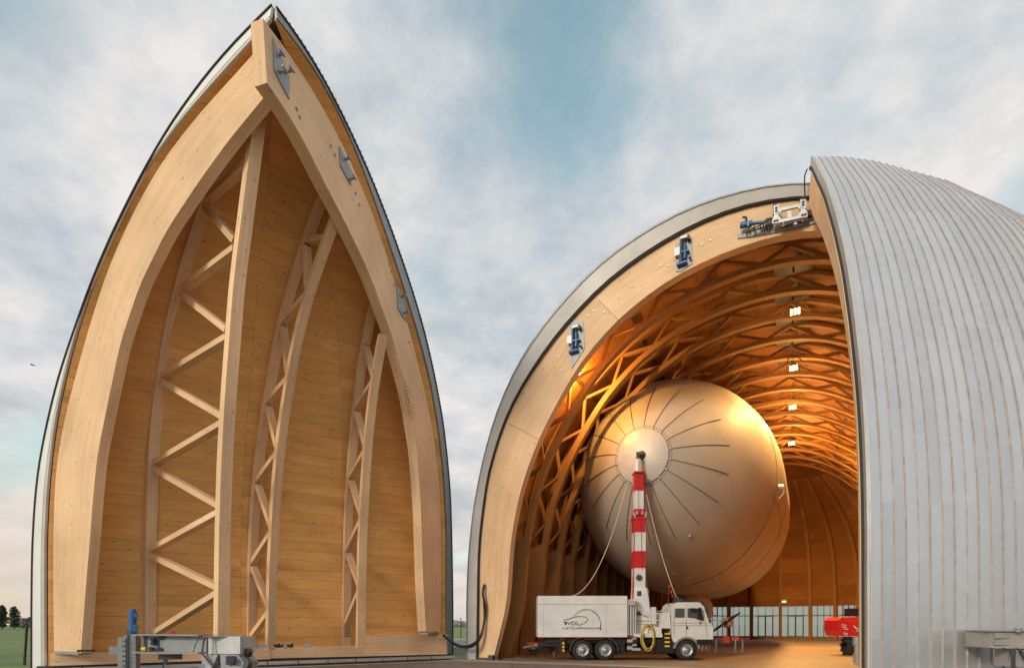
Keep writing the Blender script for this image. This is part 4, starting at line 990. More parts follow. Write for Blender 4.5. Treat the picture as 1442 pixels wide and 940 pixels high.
# chassis
ch = tb('chassis', M['black'], 768, 1003, 897.5, 905, .35, 2.1)
tb('rear_underrun', M['black'], 762, 790, 906, 909, .2, 2.3, ch)
for x0, x1, y0, y1, d in ((787, 795, 897, 918, .05), (883, 897, 898, 919, .02), (923, 934, 899, 918, .1), (934, 949, 893, 919, .08), (868, 880, 898, 921, .3), (758, 783, 903, 911, .5)):
    b = MB(); b.box((T(x0, y0, d) + T(x1, y1, d + .6)) / 2, ((x1 - x0) * .042, .6, (y1 - y0) * .042)); b.build('side_locker', M['black'], ch)
b = MB()
for x0, x1, y0, y1 in ((882.5, 890, 899.5, 903.5), (882.5, 890, 909, 913.5), (889, 895, 897.5, 899.5), (890, 895.5, 906, 908.5), (889, 901, 911.5, 915)):
    b.box((T(x0, y0, -.03) + T(x1, y1, .05)) / 2, ((x1 - x0) * .042, .08, (y1 - y0) * .042))
b.build('locker_lids', M['steel_pale'], ch)
b = MB()
for i in range(4): b.box(T(938.5, 891.5 + i * 5.8, .0), (.28, .1, .10))
for i in range(3): b.box(T(793, 905 + i * 5, .0), (.12, .08, .13))
b.build('yellow_marker', M['yellow'], ch)
b = MB(); b.cyl(T(922, 909, .55), T(933, 909, .55), .38, n=18); b.build('fuel_tank', M['steel_dark'], ch)
b = MB(); b.tube([T(752, 912, 1.2), T(775, 911, 1.2)], .08, 8); b.box(T(752, 912, 1.2), (.25, .3, .2)); b.build('tow_coupling', M['steel_dark'], ch); b = MB(); b.cyl(T(781, 917, .3), T(781, 923, .3), .10, n=10); b.build('stabiliser_foot', M['steel_dark'], ch)
# wheels
def wheel(cx, d, front=False, parent=None):
    c = T(cx, 914.5, d); b = MB(); r = .61
    prof_ = [(0, .36), (.0, .40), (.02, .55), (.06, r - .02), (.10, r), (.22, r), (.28, r - .02), (.33, .52), (.33, .3)]
    b.lathe(c, (0, 1, 0), prof_, 36)
    for k in range(30):
        a = 2 * math.pi * k / 30; v = Vector((math.cos(a), 0, math.sin(a))); tv = Vector((-v.z, 0, v.x)); b.box(c + v * (r + .002) + V(0, .16, 0), (.03, .22, .06), (v, V(0, 1, 0), tv))
    w_ = b.build('wheel', M['rubber'], parent or truck)
    b = MB(); b.lathe(c, (0, 1, 0), [(.02, .37), (.0, .35), (.06, .31), (.10, .22), (.08, .2), (.06, .19)], 28)
    b.lathe(c, (0, 1, 0), [(-.06, .0), (-.06, .07), (-.02, .10), (.04, .14), (.07, .2)], 20)
    b.build('rim', M['hub'], w_)
    b = MB()
    for k in range(10):
        a = 2 * math.pi * k / 10; v = Vector((math.cos(a), 0, math.sin(a))); b.cyl(c + v * .165 + V(0, .05, 0), c + v * .165 + V(0, 0, 0), .018, n=6)
        b.tube([c + v * .27 + V(0, .075, 0), c + v * .27 + V(0, .06, 0)], .035, 8)
    b.build('wheel_nuts', M['steel_dark'], w_)
    return w_
for cx in (820, 852): wheel(cx, .02); wheel(cx + 0, 2.1)
wheel(966, .0); wheel(966, 2.1)
b = MB()
for cx in (820, 852, 966): b.cyl(T(cx, 914.5, .3), T(cx, 914.5, 2.3), .12, n=12)
b.build('axle', M['black'], ch)
# rear mudguards
def arch(cx, r, a0, a1, d0, d1, m, name, th=.05):
    c = T(cx, 914.5, 0); b = MB(); o = []; i_ = []
    for k in range(15):
        a = R(lerp(a0, a1, k / 14)); v = Vector((math.cos(a), 0, math.sin(a))); o.append(c + v * r + V(0, d0, 0)); i_.append(c + v * (r - th) + V(0, d0, 0))
    b.ribbon(o, i_, V(0, d1 - d0, 0)); return b.build(name, m, truck)
arch(820, .76, 100, 185, -.02, .6, M['steel_dark'], 'mudguard'); arch(852, .76, -5, 80, -.02, .6, M['steel_dark'], 'mudguard')
b = MB(); b.box(T(836, 899, .2), (1.1, .5, .1)); b.build('mudguard_bridge', M['black'], ch)
# cab
X0, X1 = 945, 1002
b = MB()
cabp = [(945, 897), (945, 858), (948, 851), (953, 847.5), (984, 847.5), (990, 853), (997, 875), (1001, 877), (1003, 884), (1003, 898), (984, 898)]
# wheel arch cut
arc = [(966 + 16.5 * math.cos(R(a)), 914.5 - 16.5 * math.sin(R(a))) for a in range(0, 181, 12)]
poly = [(945, 897), (945, 858), (948, 851), (953, 847.5), (984, 847.5), (990, 853), (997, 875), (1001, 877), (1003, 884), (1003, 904)] + [(966 + 18 * math.cos(R(a)), 914.5 - 18 * math.sin(R(a))) for a in range(36, 146, 10)] + [(948, 904)]
b.prism([T(x, y, 0) for x, y in poly], V(0, 2.45, 0)); cab = bev(b.build('cab', M['white'], truck, weld=True), .05, 3)
def cabwin(pts, name='side_window', m='cabglass', d=-.012, th=.03):
    b = MB(); b.prism([T(x, y, d) for x, y in pts], V(0, th, 0)); return b.build(name, M[m], cab)
cabwin([(949.5, 869), (949.5, 857), (951, 856), (962, 856), (963, 857), (963, 869)])
cabwin([(967, 869), (967, 857), (968, 856), (984, 856), (989.5, 869.5), (990.5, 872.5), (986, 872.5), (981, 872), (977, 870)])
b = MB()
b.hexa([T(985, 849, .12), T(985, 849, 2.33), T(996.5, 874, 2.33), T(996.5, 874, .12)], [T(987.4, 848.4, .12), T(987.4, 848.4, 2.33), T(998.9, 873.5, 2.33), T(998.9, 873.5, .12)]); b.build('windscreen', M['cabglass'], cab)
b = MB()
for pts in (((965, 850), (965, 897)), ((946, 876.5), (1001, 876.5)), ((946, 880), (1000, 880)), ((948, 855), (948, 897)), ((992, 874), (995, 897))):
    p, q = T(*pts[0], -.014), T(*pts[1], -.014); b.beam(p, q, .01, .016, V(0, 1, 0))
b.box(T(966.5, 883, -.02), (.09, .03, .16)); b.box(T(985, 876.5, -.03), (.05, .05, .14)); b.build('door_gap', M['steel_dark'], cab)
arch(966, .80, 8, 172, -.03, .6, M['steel'], 'wheel_arch', .12)
b = MB(); b.box(T(991, 903, 1.2), (.95, 2.5, .30)); b.box(T(999, 893, 1.22), (.36, 2.42, .9)); b.build('bumper', M['black'], cab)
b = MB(); b.box(T(1001, 889, .15), (.2, .2, .35)); b.box(T(1000, 905, .2), (.1, .3, .2)); b.build('headlight', M['steel_pale'], cab)
b = MB(); b.tube([T(988, 908, -.02), T(988, 916, -.02), T(993, 916, -.02), T(993, 908, -.02)], .02, 6); b.build('cab_step', M['steel_pale'], cab)
b = MB(); b.box(T(982, 863, -.28), (.20, .12, .62)); b.box(T(973, 857.5, -.2), (.35, .12, .14)); b.tube([T(984, 855, 0), T(982, 857, -.28)], .02, 6); b.tube([T(985, 872, 0), T(982, 868, -.28)], .02, 6); b.build('wing_mirror', M['black'], cab)
b = MB(); b.prism([T(990, 846, .1), T(996, 852, .1), T(998, 860, .1), T(996, 864, .1), T(991, 855, .1)], V(0, 2.2, 0)); b.build('sun_visor', M['steel_dark'], cab)
b = MB()
for x_, y0, y1 in ((942.5, 829, 852), (951, 836, 851), (957.5, 842, 852)): b.tube([T(x_, y1, .3), T(x_, y0, .3)], .02, 5)
b.cyl(T(950, 853, .2), T(953, 853, .2), .05, n=8); b.cyl(T(956, 853, .2), T(959, 853, .2), .05, n=8); b.build('aerial', M['steel_dark'], cab)
b = MB(); b.box(T(957, 844, .6), (.5, .4, .18)); b.cyl(T(957, 846, .6), T(958, 840, .6), .12, n=10); b.box(T(963, 846.5, .8), (.4, .4, .14)); b.build('roof_horn', M['steel_dark'], cab)
# box behind cab and deck
b = MB(); b.prism([T(930, 884, .1), T(930, 864, .1), T(943, 861, .1), T(944, 884, .1)], V(0, 2.2, 0)); bev(b.build('generator_box', M['white'], truck, weld=True), .02)
bev(tb('deck_box', M['white'], 914, 931, 882, 892, .05, 2.3), .02)
tb('mast_deck', M['white'], 893, 932, 891.5, 896.5, .02, 2.4)
b = MB()
for y_ in (864, 873.5): b.beam(T(914, y_ - 1, .15), T(931, y_ - 1, .15), .04, .05)
for x_ in (916, 921): b.beam(T(x_, 856, .15), T(x_, 884, .15), .04, .05)
b.box(T(921, 866, .3), (.25, .3, 1.0)); b.build('guard_rail', M['white'], truck)
# mast tower
mc = 1.35
def quad(x0, x1, y, d): return [T(x0, y, mc - d), T(x1, y, mc - d), T(x1, y, mc + d), T(x0, y, mc + d)]
def tower(name, m, secs, parent=None):
    b = MB(); rows = [quad(x0, x1, y, d) for x0, x1, y, d in secs]
    for i in range(len(rows) - 1):
        for j in range(4): b.face([rows[i][j], rows[i][(j+1) % 4], rows[i+1][(j+1) % 4], rows[i+1][j]])
    b.face(list(reversed(rows[0]))); b.face(rows[-1]); return bev(b.build(name, m, parent or truck, weld=True), .015)
mast = tower('mast', M['white'], [(894, 921, 896, .55), (894, 921, 873, .55), (895.5, 919, 853, .5), (897, 918, 830, .45), (897, 917, 826, .4), (897, 913.5, 825.5, .38), (897, 913.5, 797, .35)])
tower('mast_section', M['red'], [(896.6, 914, 797, .37), (896.8, 914, 772.5, .37)], mast)
tower('mast_section', M['white'], [(897, 914, 772.5, .35), (897.2, 914, 745.5, .35)], mast)
tower('mast_section', M['red'], [(897, 913.7, 745.5, .36), (897.3, 913.5, 727, .36)], mast)
tower('mast_section', M['red'], [(898.3, 912, 722, .28), (898.5, 912, 711.5, .28)], mast)
tower('mast_section', M['white'], [(898.8, 911.6, 711.5, .27), (899, 911.5, 685, .27)], mast)
tower('mast_section', M['red'], [(898.8, 911.8, 685, .28), (899, 911.6, 659, .28)], mast)
b = MB(); b.tube([T(905, 658, mc), T(905, 646, mc), T(905, 638, mc)], [.23, .19, .16], 16); b.build('mast_head', M['white'], mast)
b = MB()
for y_, x0, x1, h_ in ((725, 896, 915.5, .18), (658.5, 897.8, 913, .08), (720, 897, 914, .05)): b.box(T((x0 + x1) / 2, y_, mc), ((x1 - x0) * .042, .8, h_))
b.build('collar', M['red'], mast)
b = MB()
for x_, y_ in ((896.5, 719), (901, 718), (909, 718), (914, 719), (898, 722), (913, 722)): b.box(T(x_, y_, mc - .42), (.07, .08, .22))
b.build('guide_block', M['steel_pale'], mast)
b = MB()
b.cyl(T(905, 638, mc), T(905, 635, mc), .15, n=12); b.cyl(T(903.2, 633, mc - .1), T(906.8, 633, mc - .1), .09, n=12); b.tube([T(905, 634, mc), T(904, 627, mc + .2), T(906, 624, mc + .5)], .045, 8)
b.box(T(905, 630, mc + .1), (.16, .3, .12)); b.box(T(914, 668, mc), (.12, .3, .6)); b.build('mooring_head', M['steel_dark'], mast)
b = MB()
b.tube([T(914, 812, mc - .4), T(918, 840, mc - .5), T(920.5, 868, mc - .56)], .03, 6); b.tube([T(903, 720, mc - .42), T(903.5, 640, mc - .3)], .012, 5); b.tube([T(908, 800, mc - .42), T(907, 728, mc - .42)], .012, 5)
b.tube([T(900, 860, mc - .6), T(908, 865, mc - .6), T(916, 868, mc - .6)], .02, 5); b.box(T(904, 834, mc - .46), (.25, .06, .3)); b.cyl(T(904, 811, mc - .36), T(904, 811, mc - .46), .18, n=14); b.cyl(T(903, 863, mc - .55), T(903, 863, mc - .62), .12, n=12)
b.box(T(908, 873.5, mc - .56), (1.0, .03, .03)); b.box(T(908, 878, mc - .56), (1.0, .03, .02)); b.build('mast_fittings', M['steel_dark'], mast)
b = MB(); b.tube([T(896, 896, mc - .45), T(896, 800, mc - .4), T(897.5, 728, mc - .4)], .02, 5); b.tube([T(893, 870, .8), T(895, 810, .9)], .03, 6); b.build('mast_ladder_rail', M['redlift'], mast)
# lettering and logo on the box body
def text(body, px, py, h, m, name, sp=1.0, wd=1.0, rot=0.0, parent=box_):
    cu = bpy.data.curves.new(name, 'FONT'); cu.body = body; cu.size = h; cu.extrude = .002; cu.align_x = 'CENTER'; cu.align_y = 'CENTER'; cu.space_character = sp
    tmp = bpy.data.objects.new(name + '_tmp', cu); COL.objects.link(tmp); dg = bpy.context.evaluated_depsgraph_get(); me = bpy.data.meshes.new_from_object(tmp.evaluated_get(dg))
    bpy.data.objects.remove(tmp)
    mtx = Matrix.Translation(T(px, py, -.012) - OFF['mast_truck']) @ Matrix.Rotation(-rot, 4, 'Y') @ Matrix.Rotation(R(90), 4, 'X') @ Matrix.Diagonal((wd, 1, 1, 1))
    me.transform(mtx); me.materials.clear(); me.materials.append(M[m]); me.name = name
    o = bpy.data.objects.new(name, me); COL.objects.link(o); o.parent = parent; return o
text('WDL', 804.5, 877.2, .30, 'black', 'lettering', 1.05, 1.35)
b = MB(); b.prism([T(793.5, 874.5, -.012), T(795.5, 877, -.012), T(795, 879.5, -.012), T(797.5, 879.5, -.012), T(797.2, 874.5, -.012)], V(0, .006, 0)); b.build('logo_mark', M['red'], box_)
text('LUFTSCHIFFHANGAR', 818, 884.0, .19, 'black', 'lettering', 1.02, 1.22)
word = 'LUFTSCHIFFHANGAR MULHEIM'
b = MB()
for k in range(19):
    a = R(172 - k * 9.2); c = (826.5 + 20.5 * math.cos(a), 882 - 24.5 * math.sin(a))
    a2 = R(172 - (k + .6) * 9.2); c2 = (826.5 + 20.5 * math.cos(a2), 882 - 24.5 * math.sin(a2))
    if a < R(18): continue
    if a > R(150): continue
for k, chh in enumerate('LUFTSCHIFFHANGAR'):
    a = R(140 - k * 7.6); text(chh, 826 + 19.6 * math.cos(a), 880.5 - 22 * math.sin(a), .13, 'black', 'lettering', rot=a - R(90) if False else -(R(90) - a) * .0 + (a - R(90)))
b = MB(); b.tube([T(793, 872.5, -.012), T(797, 872, -.012), T(803, 869.8, -.012), T(810, 867.8, -.012), T(818, 867.2, -.012), T(824, 868, -.012), T(827.4, 870.5, -.012), T(826, 874, -.012), T(821, 877.5, -.012), T(814, 879.8, -.012)], .018, 5); b.build('logo_outline', M['black'], box_)
b = MB(); b.prism([T(844.5, 886.5, -.012), T(846, 886, -.012), T(846, 875, -.012), T(845, 875, -.012)], V(0, .006, 0)); b.tube([T(807, 868, -.012), T(812, 861.5, -.012), T(820, 857.5, -.012), T(828, 857, -.012), T(836, 860, -.012), T(842, 866, -.012), T(845, 875, -.012)], .009, 4); b.build('logo_arch', M['black'], box_)

# hose coil on the truck side
hz = thing('coiled_hose', 'coil of black and yellow hose hanging on the truck side below the mast', 'hose', T(911, 897, -.2))
for k, (rx, ry, m_) in enumerate(((9.6, 20, 'hose'), (8.8, 18.6, 'black'), (8.0, 19, 'hose'), (9.2, 17.6, 'hose'), (8.4, 16.8, 'black'), (7.5, 15.5, 'hose'))):
    b = MB(); b.tube([T(911 + rx * math.cos(R(15 * j)) + .3 * math.sin(k + j), 897 + ry * .95 * math.sin(R(15 * j)) + .5 * math.cos(k * 2 + j * .5), -.08 - .035 * (k % 3)) for j in range(25)], .034, 7); b.build('hose_loop', M[m_], hz)
# mooring ropes
def rope(pts, r, label, m='rope'):
    b = MB(); b.tube(pts, r, 6); o = b.build('mooring_rope', M[m]); return tag(o, label, 'rope')
def sag(a, c, s, n=14): return [a.lerp(c, k / n) - UZ * s * 4 * (k / n) * (1 - k / n) for k in range(n + 1)]
rope(sag(T(889, 672, 1.3), T(806, 838, .8), 1.6), .022, 'pale rope sagging from the airship nose down to the truck box roof')
rope(sag(T(917, 690, 1.3), T(958, 842, .8), .5), .024, 'pale mooring rope running from the airship nose to the truck cab roof')
rope([T(893, 851, .6), T(905, 859, .3), T(920, 862, .2), T(934, 859, .3), T(944, 853, .6)], .025, 'slack grey line hanging between mast foot and cab roof')
b = MB()
for x_, y_ in ((946.5, 824), (949, 832), (951, 838)): b.box(T(x_, y_, .75), (.11, .06, .16))
o = b.build('warning_flag', M['redlift']); tag(o, 'small red and white flags tied on the mooring rope above the cab', 'flag')

# trailer dolly left of the truck
dl = thing('cart', 'low red and white cart standing behind the rear of the truck', 'cart', T(762, 920, 3))
b = MB(); b.box(T(768, 909, 3.5), (2.0, .5, .22)); b.build('cart_deck', M['orange'], dl)
b = MB(); b.beam(T(738, 914, 3.4), T(765, 909, 3.4), .4, .1); b.box(T(779, 910, 3.4), (.6, .4, .1)); b.build('cart_ramp', M['steel_pale'], dl)
b = MB(); b.box(T(765, 919, 3.5), (1.6, .3, .12)); b.cyl(T(756, 922, 3.3), T(756, 922, 3.7), .2, n=12); b.cyl(T(774, 922, 3.3), T(774, 922, 3.7), .2, n=12); b.build('cart_wheels', M['rubber'], dl)
# trestles under the engine
def trestle(px, lab):
    t_ = thing('trestle', lab, 'trestle', at(px, 912, 43)); t_.location.z = 0; OFF[t_.name] = Vector(t_.location)
    b = MB()
    for s in (-1, 1):
        c = at(px + s * 5, 905, 43)
        for q in (-1, 1): b.tube([V(c.x, 43, 1.05), V(c.x + q * .16, 43 + q * .2, 0)], .025, 6)
    b.build('legs', M['steel_pale'], t_)
    b = MB(); c = at(px, 893, 43); b.box(V(c.x, 43, 1.07), (1.5, .3, .05)); b.build('top_board', M['redlift'], t_)
trestle(1004, 'thin-legged trestle under the engine, nearer the truck cab'); trestle(1041, 'thin-legged trestle under the engine, farther from the truck cab')

# ================================================================ RED LIFT MACHINE
lift = thing('telehandler', 'red lift machine with black tyre parked by the closed door leaf', 'lift machine', (23.0, 39.5, 0))
def Lq(px, py, d=0): return at(px, py, 39.0 + d)
b = MB(); b.prism([Lq(1181, 873), Lq(1181.5, 888), Lq(1184, 895), Lq(1211, 895), Lq(1226, 890), Lq(1226, 880), Lq(1203, 877)], V(0, 1.8, 0)); hood = bev(b.build('hood', M['red'], lift, weld=True), .06)
b = MB(); b.prism([Lq(1181, 872.8, -.02), Lq(1203, 877, -.02), Lq(1226, 881, -.02), Lq(1226, 869, -.02), Lq(1215, 867.8, -.02), Lq(1186, 868.5, -.02)], V(0, 1.84, 0)); bev(b.build('hood_top', M['redlift'], lift, weld=True), .08)
b = MB()
for i, (x_, y_, l) in enumerate(((1188.5, 879, .42), (1189.5, 882, .44), (1191, 885, .40), (1191, 890.5, .36), (1191, 892.7, .36))): b.beam(Lq(x_ - l * 8, y_ - .4, -.03), Lq(x_ + l * 8, y_ + .8, -.03), .02, .05)
b.beam(Lq(1202, 880.5, -.03), Lq(1210, 887.5, -.03), .02, .09); b.build('vent_stripe', M['white'], hood)
b = MB(); b.box(Lq(1200, 861.5, 1.5), (.66, .8, .55)); b.box(Lq(1210, 862.5, 1.5), (.5, .8, .4)); b.build('counterweight', M['black'], lift)
def tyre(px, r, y, parent):
    c = at(px, 910, y); c.z = r; b = MB(); b.lathe(c - V(.25, 0, 0), (1, 0, 0), [(0, r * .5), (.03, r * .9), (.08, r), (.42, r), (.47, r * .9), (.5, r * .5), (.5, .01)], 28)
    for k in range(20):
        a = 2 * math.pi * k / 20; v = Vector((0, math.cos(a), math.sin(a))); tv = Vector((0, -v.z, v.y)); b.box(c + v * (r + .02), (.5, .08, .08), ((V(1, 0, 0) + tv * (.4 if k % 2 else -.4)).normalized(), (tv - V(1, 0, 0) * (.4 if k % 2 else -.4)).normalized(), v))
    return b.build('tyre', M['rubber'], parent)
tyre(1194.5, .60, 39.4, lift); tyre(1214, .60, 41.2, lift)
b = MB(); b.box(Lq(1205, 901, 1), (1.2, 1.0, .5)); b.build('undercarriage', M['steel_dark'], lift)
jk = thing('door_drive_stand', 'grey drum-like steel drive stand beside the edge of the closed door leaf', 'machine', (18.2, 30.2, 0))
def Jq(px, py, d=0): return at(px, py, 30 + d)
b = MB(); b.cyl(Jq(1207.5, 933), Jq(1207.5, 919), .20, n=18); b.cyl(Jq(1207.5, 920), Jq(1207.5, 907), .16, n=18); b.cyl(Jq(1207, 908), Jq(1207, 896), .21, n=18); b.cyl(Jq(1207.5, 921.5), Jq(1207.5, 919.5), .22, n=18); b.build('drum', M['steel'], jk)
b = MB(); b.box(Jq(1215, 886, .1), (.42, .4, .2)); b.box(Jq(1219, 905, .2), (.06, .1, 1.6)); b.box(Jq(1215, 905, .2), (.05, .1, 1.5)); b.build('frame', M['steel_pale'], jk)
b = MB(); b.box(Jq(1214, 916, 0), (.22, .3, .25)); b.build('valve', M['yellow'], jk)
b = MB(); b.cyl(Jq(1216, 935), Jq(1216, 920), .12, n=14); b.box(Jq(1214, 925, 0), (.1, .2, .4)); b.box(Jq(1221, 930, 0), (.2, .3, .6)); b.build('motor', M['steel_dark'], jk)

# ================================================================ LAMPS (lit)
def lamp(x, y, z, lab, power, sc=.72):
    t_ = thing('ceiling_lamp', lab, 'lamp', hall(x, y, z), 'lit lamps under the hangar roof')
    b = MB(); b.box(hall(x, y, z + .14), (.72 * sc, .4 * sc, .10), (HX, HY, UZ)); b.build('housing', M['steel_dark'], t_)
    for k in (-1, 0, 1):
        b = MB(); b.box(hall(x + k * .27 * sc, y, z), (.15 * sc, .40 * sc, .26), (HX, HY, UZ)); b.build('lens', M['lamp'], t_)
    b = MB(); b.tube([hall(x, y, z + .2), hall(x, y, z + 1.4)], .02, 5)
    for s in (-1, 1): b.beam(hall(x + s * .75, y, z - .12), hall(x + s * .12, y, z + 1.05), .05, .06)
    b.build('suspension', M['inwood'], t_)
    l = bpy.data.lights.new('lamp_light', 'AREA'); l.shape = 'DISK'; l.size = .8; l.energy = power * .95; l.color = (1.0, .55, .17); l.spread = R(170)
    lo_ = bpy.data.objects.new('lamp_light', l); COL.objects.link(lo_); lo_.parent = t_; lo_.location = (0, 0, -.2)
    l2 = bpy.data.lights.new('lamp_glow', 'POINT'); l2.energy = power * .10; l2.color = (1.0, .55, .18); l2.shadow_soft_size = .25
    lo2 = bpy.data.objects.new('lamp_glow', l2); COL.objects.link(lo2); lo2.parent = t_; lo2.location = (0, 0, -.45)
LP = 700
lamp(0, 6.0, 19.95, 'nearest lit ceiling lamp hanging above the airship near the hangar mouth', LP * .7)
lamp(0, 13.9, 19.95, 'second lit ceiling lamp along the hangar ridge', LP * 2.2)
lamp(0, 21.8, 19.95, 'third lit ceiling lamp along the hangar ridge', LP * 4.2)
lamp(0, 32.1, 19.95, 'farthest lit ceiling lamp along the hangar ridge', LP * 8)
def side_lamp(x, y, z, lab, power):
    t_ = thing('wall_lamp', lab, 'lamp', hall(x, y, z)); b = MB(); b.box(hall(x, y, z + .09), (.3, .3, .1), (HX, HY, UZ)); b.build('housing', M['steel_dark'], t_)
    b = MB(); b.box(hall(x, y, z), (.22, .22, .1), (HX, HY, UZ)); b.build('lens', M['lamp'], t_)
    l = bpy.data.lights.new('lamp_light', 'POINT'); l.energy = power; l.color = (1.0, .52, .12); l.shadow_soft_size = .12
    lo_ = bpy.data.objects.new('lamp_light', l); COL.objects.link(lo_); lo_.parent = t_; lo_.location = (0, 0, -.2)
side_lamp(-11.9, 2.95, 17.5, 'small lit lamp tucked behind the front arch on its left side', 1350)

# ================================================================ CABLE FROM LEAF TO HALL
c0 = at(624, 893, 33.4); c1 = at(682, 822, 34.2)
pts1 = [c0, at(636, 903, 33.5), at(650, 909, 33.6), at(664, 907, 33.8), at(675, 897, 34.0), at(681, 880, 34.1), at(684, 856, 34.1), at(680, 836, 34.1), c1]
pts2 = [at(626, 895, 33.4), at(640, 907, 33.5), at(655, 911, 33.6), at(668, 908, 33.8), at(678, 895, 34.0), at(682, 870, 34.1), at(681, 845, 34.1)]
b = MB()
def smooth(P_, n=6):
    o = []
    for i in range(len(P_) - 1):
        a, c = P_[i], P_[i+1]; p0 = P_[max(i-1, 0)]; p3 = P_[min(i+2, len(P_)-1)]
        for k in range(n):
            t = k / n; o.append(.5 * ((2 * a) + (c - p0) * t + (2 * p0 - 5 * a + 4 * c - p3) * t * t + (-p0 + 3 * a - 3 * c + p3) * t ** 3))
    return o + [P_[-1]]
b.tube(smooth(pts1), .07, 8); b.tube(smooth(pts2), .055, 8)
tag(b.build('power_cable', M['black']), 'thick black cable looping from the open door leaf to the hangar arch foot', 'cable')

# ================================================================ GAP BETWEEN LEAF AND HALL
wl = thing('low_wall', 'pale low wall block in the gap between open leaf and hangar', 'wall', at(648, 912, 40)); 
b = MB(); b.hexa([at(628, 919, 41), at(668, 919, 41), at(668, 900, 41), at(628, 900, 41)], [at(628, 919, 41) + V(0, 1.2, 0), at(668, 919, 41) + V(0, 1.2, 0), at(668, 900, 41) + V(0, 1.2, 0), at(628, 900, 41) + V(0, 1.2, 0)]); b.build('wall_block', M['whitetrim'], wl)
b = MB(); x0 = at(628, 919, 41); b.box(V(x0.x + 1, 41.4, .25), (2.4, 1.6, .5)); b.build('footing', M['paving'], wl)
cl = thing('rail_clamp', 'small steel rail clamp on the ground at the hangar corner', 'clamp', at(657, 920, 35))
b = MB(); b.box(at(657, 923, 35), (.5, .3, .1)); b.cyl(at(657, 922, 35), at(657, 914, 35), .1, n=10); b.box(at(657, 918, 35), (.4, .2, .08)); b.box(at(657, 914.5, 35), (.25, .2, .08)); b.build('clamp_body', M['steel'], cl)
fp = thing('fence_post', 'dark thin fence post far off in the gap beside the hangar', 'fence post', at(649, 885, 90))
b = MB(); b.cyl(V(at(649, 880, 90).x, 90, 0), V(at(649, 880, 90).x, 90, 3.2), .07, n=8); b.build('post', M['black'], fp)
b = MB(); b.beam(V(-12, 90, 1.6), V(-6, 90, 1.6), .02, .02); b.beam(V(-12, 90, 2.6), V(-6, 90, 2.6), .02, .02); b.build('wire', M['steel_dark'], fp)

# pale strip and door track on the ground
tk = []
for k in range(40):
    a = R(lerp(205, 300, k / 39)); tk.append((A + Vector((.2, 0, 0)) + Vector((math.cos(a), math.sin(a), 0)) * 19.6))
def strip(name, pts, w0, w1, z, m):
    b = MB(); L = []; Q = []
    for i, p in enumerate(pts):
        d = (pts[min(i+1, len(pts)-1)] - pts[max(i-1, 0)]).normalized(); n = Vector((-d.y, d.x, 0)); L.append(Vector((p.x, p.y, z)) + n * w0); Q.append(Vector((p.x, p.y, z)) + n * w1)
    b.grid([[a, c] for a, c in zip(L, Q)], False); return tag(b.build(name, m), kind='structure')
strip('track_strip', tk, -.45, .45, .008, M['paving']); strip('track_groove', tk, -.12, .12, .012, M['steel_dark'])
b_line = [Bp(-2, 2.2, 0), Bp(5, 2.0, 0), Bp(12, 1.9, 0), Bp(20, 1.7, 0), Bp(24, 1.6, 0)]
strip('leaf_track', b_line, -.35, .35, .016, M['paving'])
fr = [hall(x, -.9, 0) for x in (-18.5, -10, 0, 10, 14)]
strip('threshold', fr, -.10, .10, .016, M['steel_dark']); strip('threshold_slab', [hall(x, -1.3, 0) for x in (-19, -10, 0, 10, 14)], -.9, .9, .012, M['paving'])
b = MB(); 
for k in range(16):
    x_ = 1012 + k * 4.6; y_ = 937.0 - k * .33; p = at(x_, 0, 1); Yd = HC * 800 / (y_ - 879); c = at(x_, 879, Yd); c.z = .016
    b.face([c + V(-.05, -.09, 0), c + V(.05, -.09, 0), c + V(.05, .09, 0), c + V(-.05, .09, 0)])
tag(b.build('floor_marking', M['paint']), kind='structure')

# ================================================================ FIELD: FENCE, TREES
fe = thing('wire_fence', 'wire mesh fence with dark leaning post at the field edge beside the open leaf', 'fence', (-24.6, 29, 0))
b = MB(); b.tube([at(34, 941, 29.5), at(38, 880, 29.5)], .06, 8); b.build('post', M['black'], fe)
b = MB(); b.tube([V(at(-20, 900, 29.5).x, 29.5, 0), V(at(-20, 900, 29.5).x, 29.5, 2.1)], .05, 8); b.build('post', M['black'], fe)
b = MB()
xa = at(-45, 900, 29.5).x; xb = at(60, 900, 33).x
for k in range(12): z = .1 + k * .17; b.beam(V(xa, 29.3, z), V(at(37, 900, 29.5).x, 29.5, z), .008, .008); b.beam(V(at(37, 900, 29.5).x, 29.5, z), V(xb, 36, z), .008, .008)
for k in range(40): x_ = lerp(xa, at(37, 900, 29.5).x, k / 39); b.beam(V(x_, 29.4, 0), V(x_, 29.4, 2.0), .007, .007)
for k in range(16): x_ = lerp(at(37, 900, 29.5).x, xb, k / 15); y_ = lerp(29.5, 36, k / 15); b.beam(V(x_, y_, 0), V(x_, y_, 2.0), .007, .007)
tag(b.build('wire_mesh', M['steel_dark'], fe), kind='stuff')
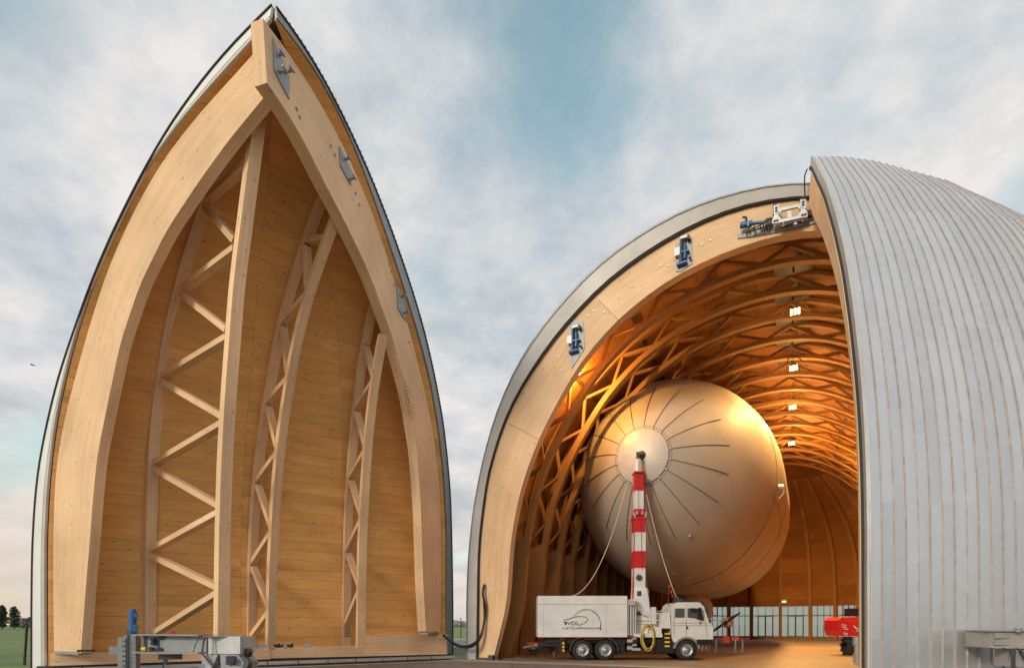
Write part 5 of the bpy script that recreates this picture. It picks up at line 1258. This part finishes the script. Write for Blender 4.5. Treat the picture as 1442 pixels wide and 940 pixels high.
def tree(px, Y, h, w_, lab, m, seed, cat='tree', base_z=0, slim=False):
    rnd = random.Random(seed); x = (px - 721) / 800 * Y
    t_ = thing('poplar_tree' if slim else 'broadleaf_tree', lab, cat, (x, Y, 0))
    b = MB(); b.tube([V(x, Y, 0), V(x + .2, Y, h * .4), V(x, Y, h * .85)], [h * .03, h * .02, h * .006], 7)
    for k in range(9):
        a = rnd.uniform(0, 6.28); z0 = h * rnd.uniform(.2, .7); b.tube([V(x, Y, z0), V(x + math.cos(a) * w_ * .35, Y + math.sin(a) * w_ * .35, z0 + h * .16)], [h * .008, h * .003], 5)
    b.build('trunk', M['bark'], t_)
    b = MB(); s = h * .022
    for k in range(1900):
        zz = rnd.random(); prof_ = math.sin(math.pi * min(1, zz * .93 + .07)) ** (.55 if not slim else .4) * (1 - .35 * zz)
        a = rnd.uniform(0, 6.28); r = w_ / 2 * prof_ * math.sqrt(rnd.random()) * (1 + .35 * math.sin(a * 3 + zz * 11 + seed))
        c = V(x + math.cos(a) * r, Y + math.sin(a) * r, h * (.10 + .9 * zz)); n = Vector((rnd.gauss(0, 1), rnd.gauss(0, 1), rnd.gauss(0, 1))).normalized(); u = n.orthogonal().normalized() * s * rnd.uniform(.6, 1.3); v = n.cross(u)
        b.face([c - u - v * .7, c + u - v, c + u * .8 + v, c - u + v * .8])
    b.build('crown', m, t_)
tree(3, 260, 11.0, 4.2, 'tall dark poplar tree at the far left edge of the field', M['leaf'], 3, slim=True)
tree(20, 260, 10.4, 5.0, 'dark pointed tree between the far poplar and the round bushes', M['leaf'], 5, slim=True)
tree(33, 280, 5.4, 9, 'low round bushy tree just left of the open leaf', M['leaf2'], 8)
tree(43, 300, 6.2, 8, 'round grey-green bushy tree touching the leaf edge', M['leaf2'], 11)
tree(-12, 270, 8, 6, 'bushy dark tree beyond the field at the far left', M['leaf'], 13)
for k, (px, Y, h, w_) in enumerate(((640, 420, 5.5, 22), (652, 430, 4.8, 20), (665, 440, 5.2, 22))):
    tree(px, Y, h, w_, ['low hazy tree seen in the gap, nearest the open leaf', 'low hazy tree in the middle of the gap', 'low hazy tree in the gap, nearest the hangar trim'][k], M['leaf2'], 20 + k)
# a bird
bd = thing('bird', 'small dark bird flying in the sky left of the open leaf', 'bird', at(46, 514, 40))
b = MB(); c = at(46, 514, 40); b.tube([c - V(.16, 0, 0), c - V(.05, 0, -.01), c + V(.1, 0, 0), c + V(.17, 0, .01)], [.006, .03, .02, .004], 8); b.build('body', M['black'], bd)
b = MB()
for s in (-1, 1): b.prism([c + V(-.05, 0, .02), c + V(.06, 0, .02), c + V(.02 + s * .05, s * .11, .06), c + V(-.03, s * .2, .02)], V(0, 0, .008))
b.build('wings', M['black'], bd)
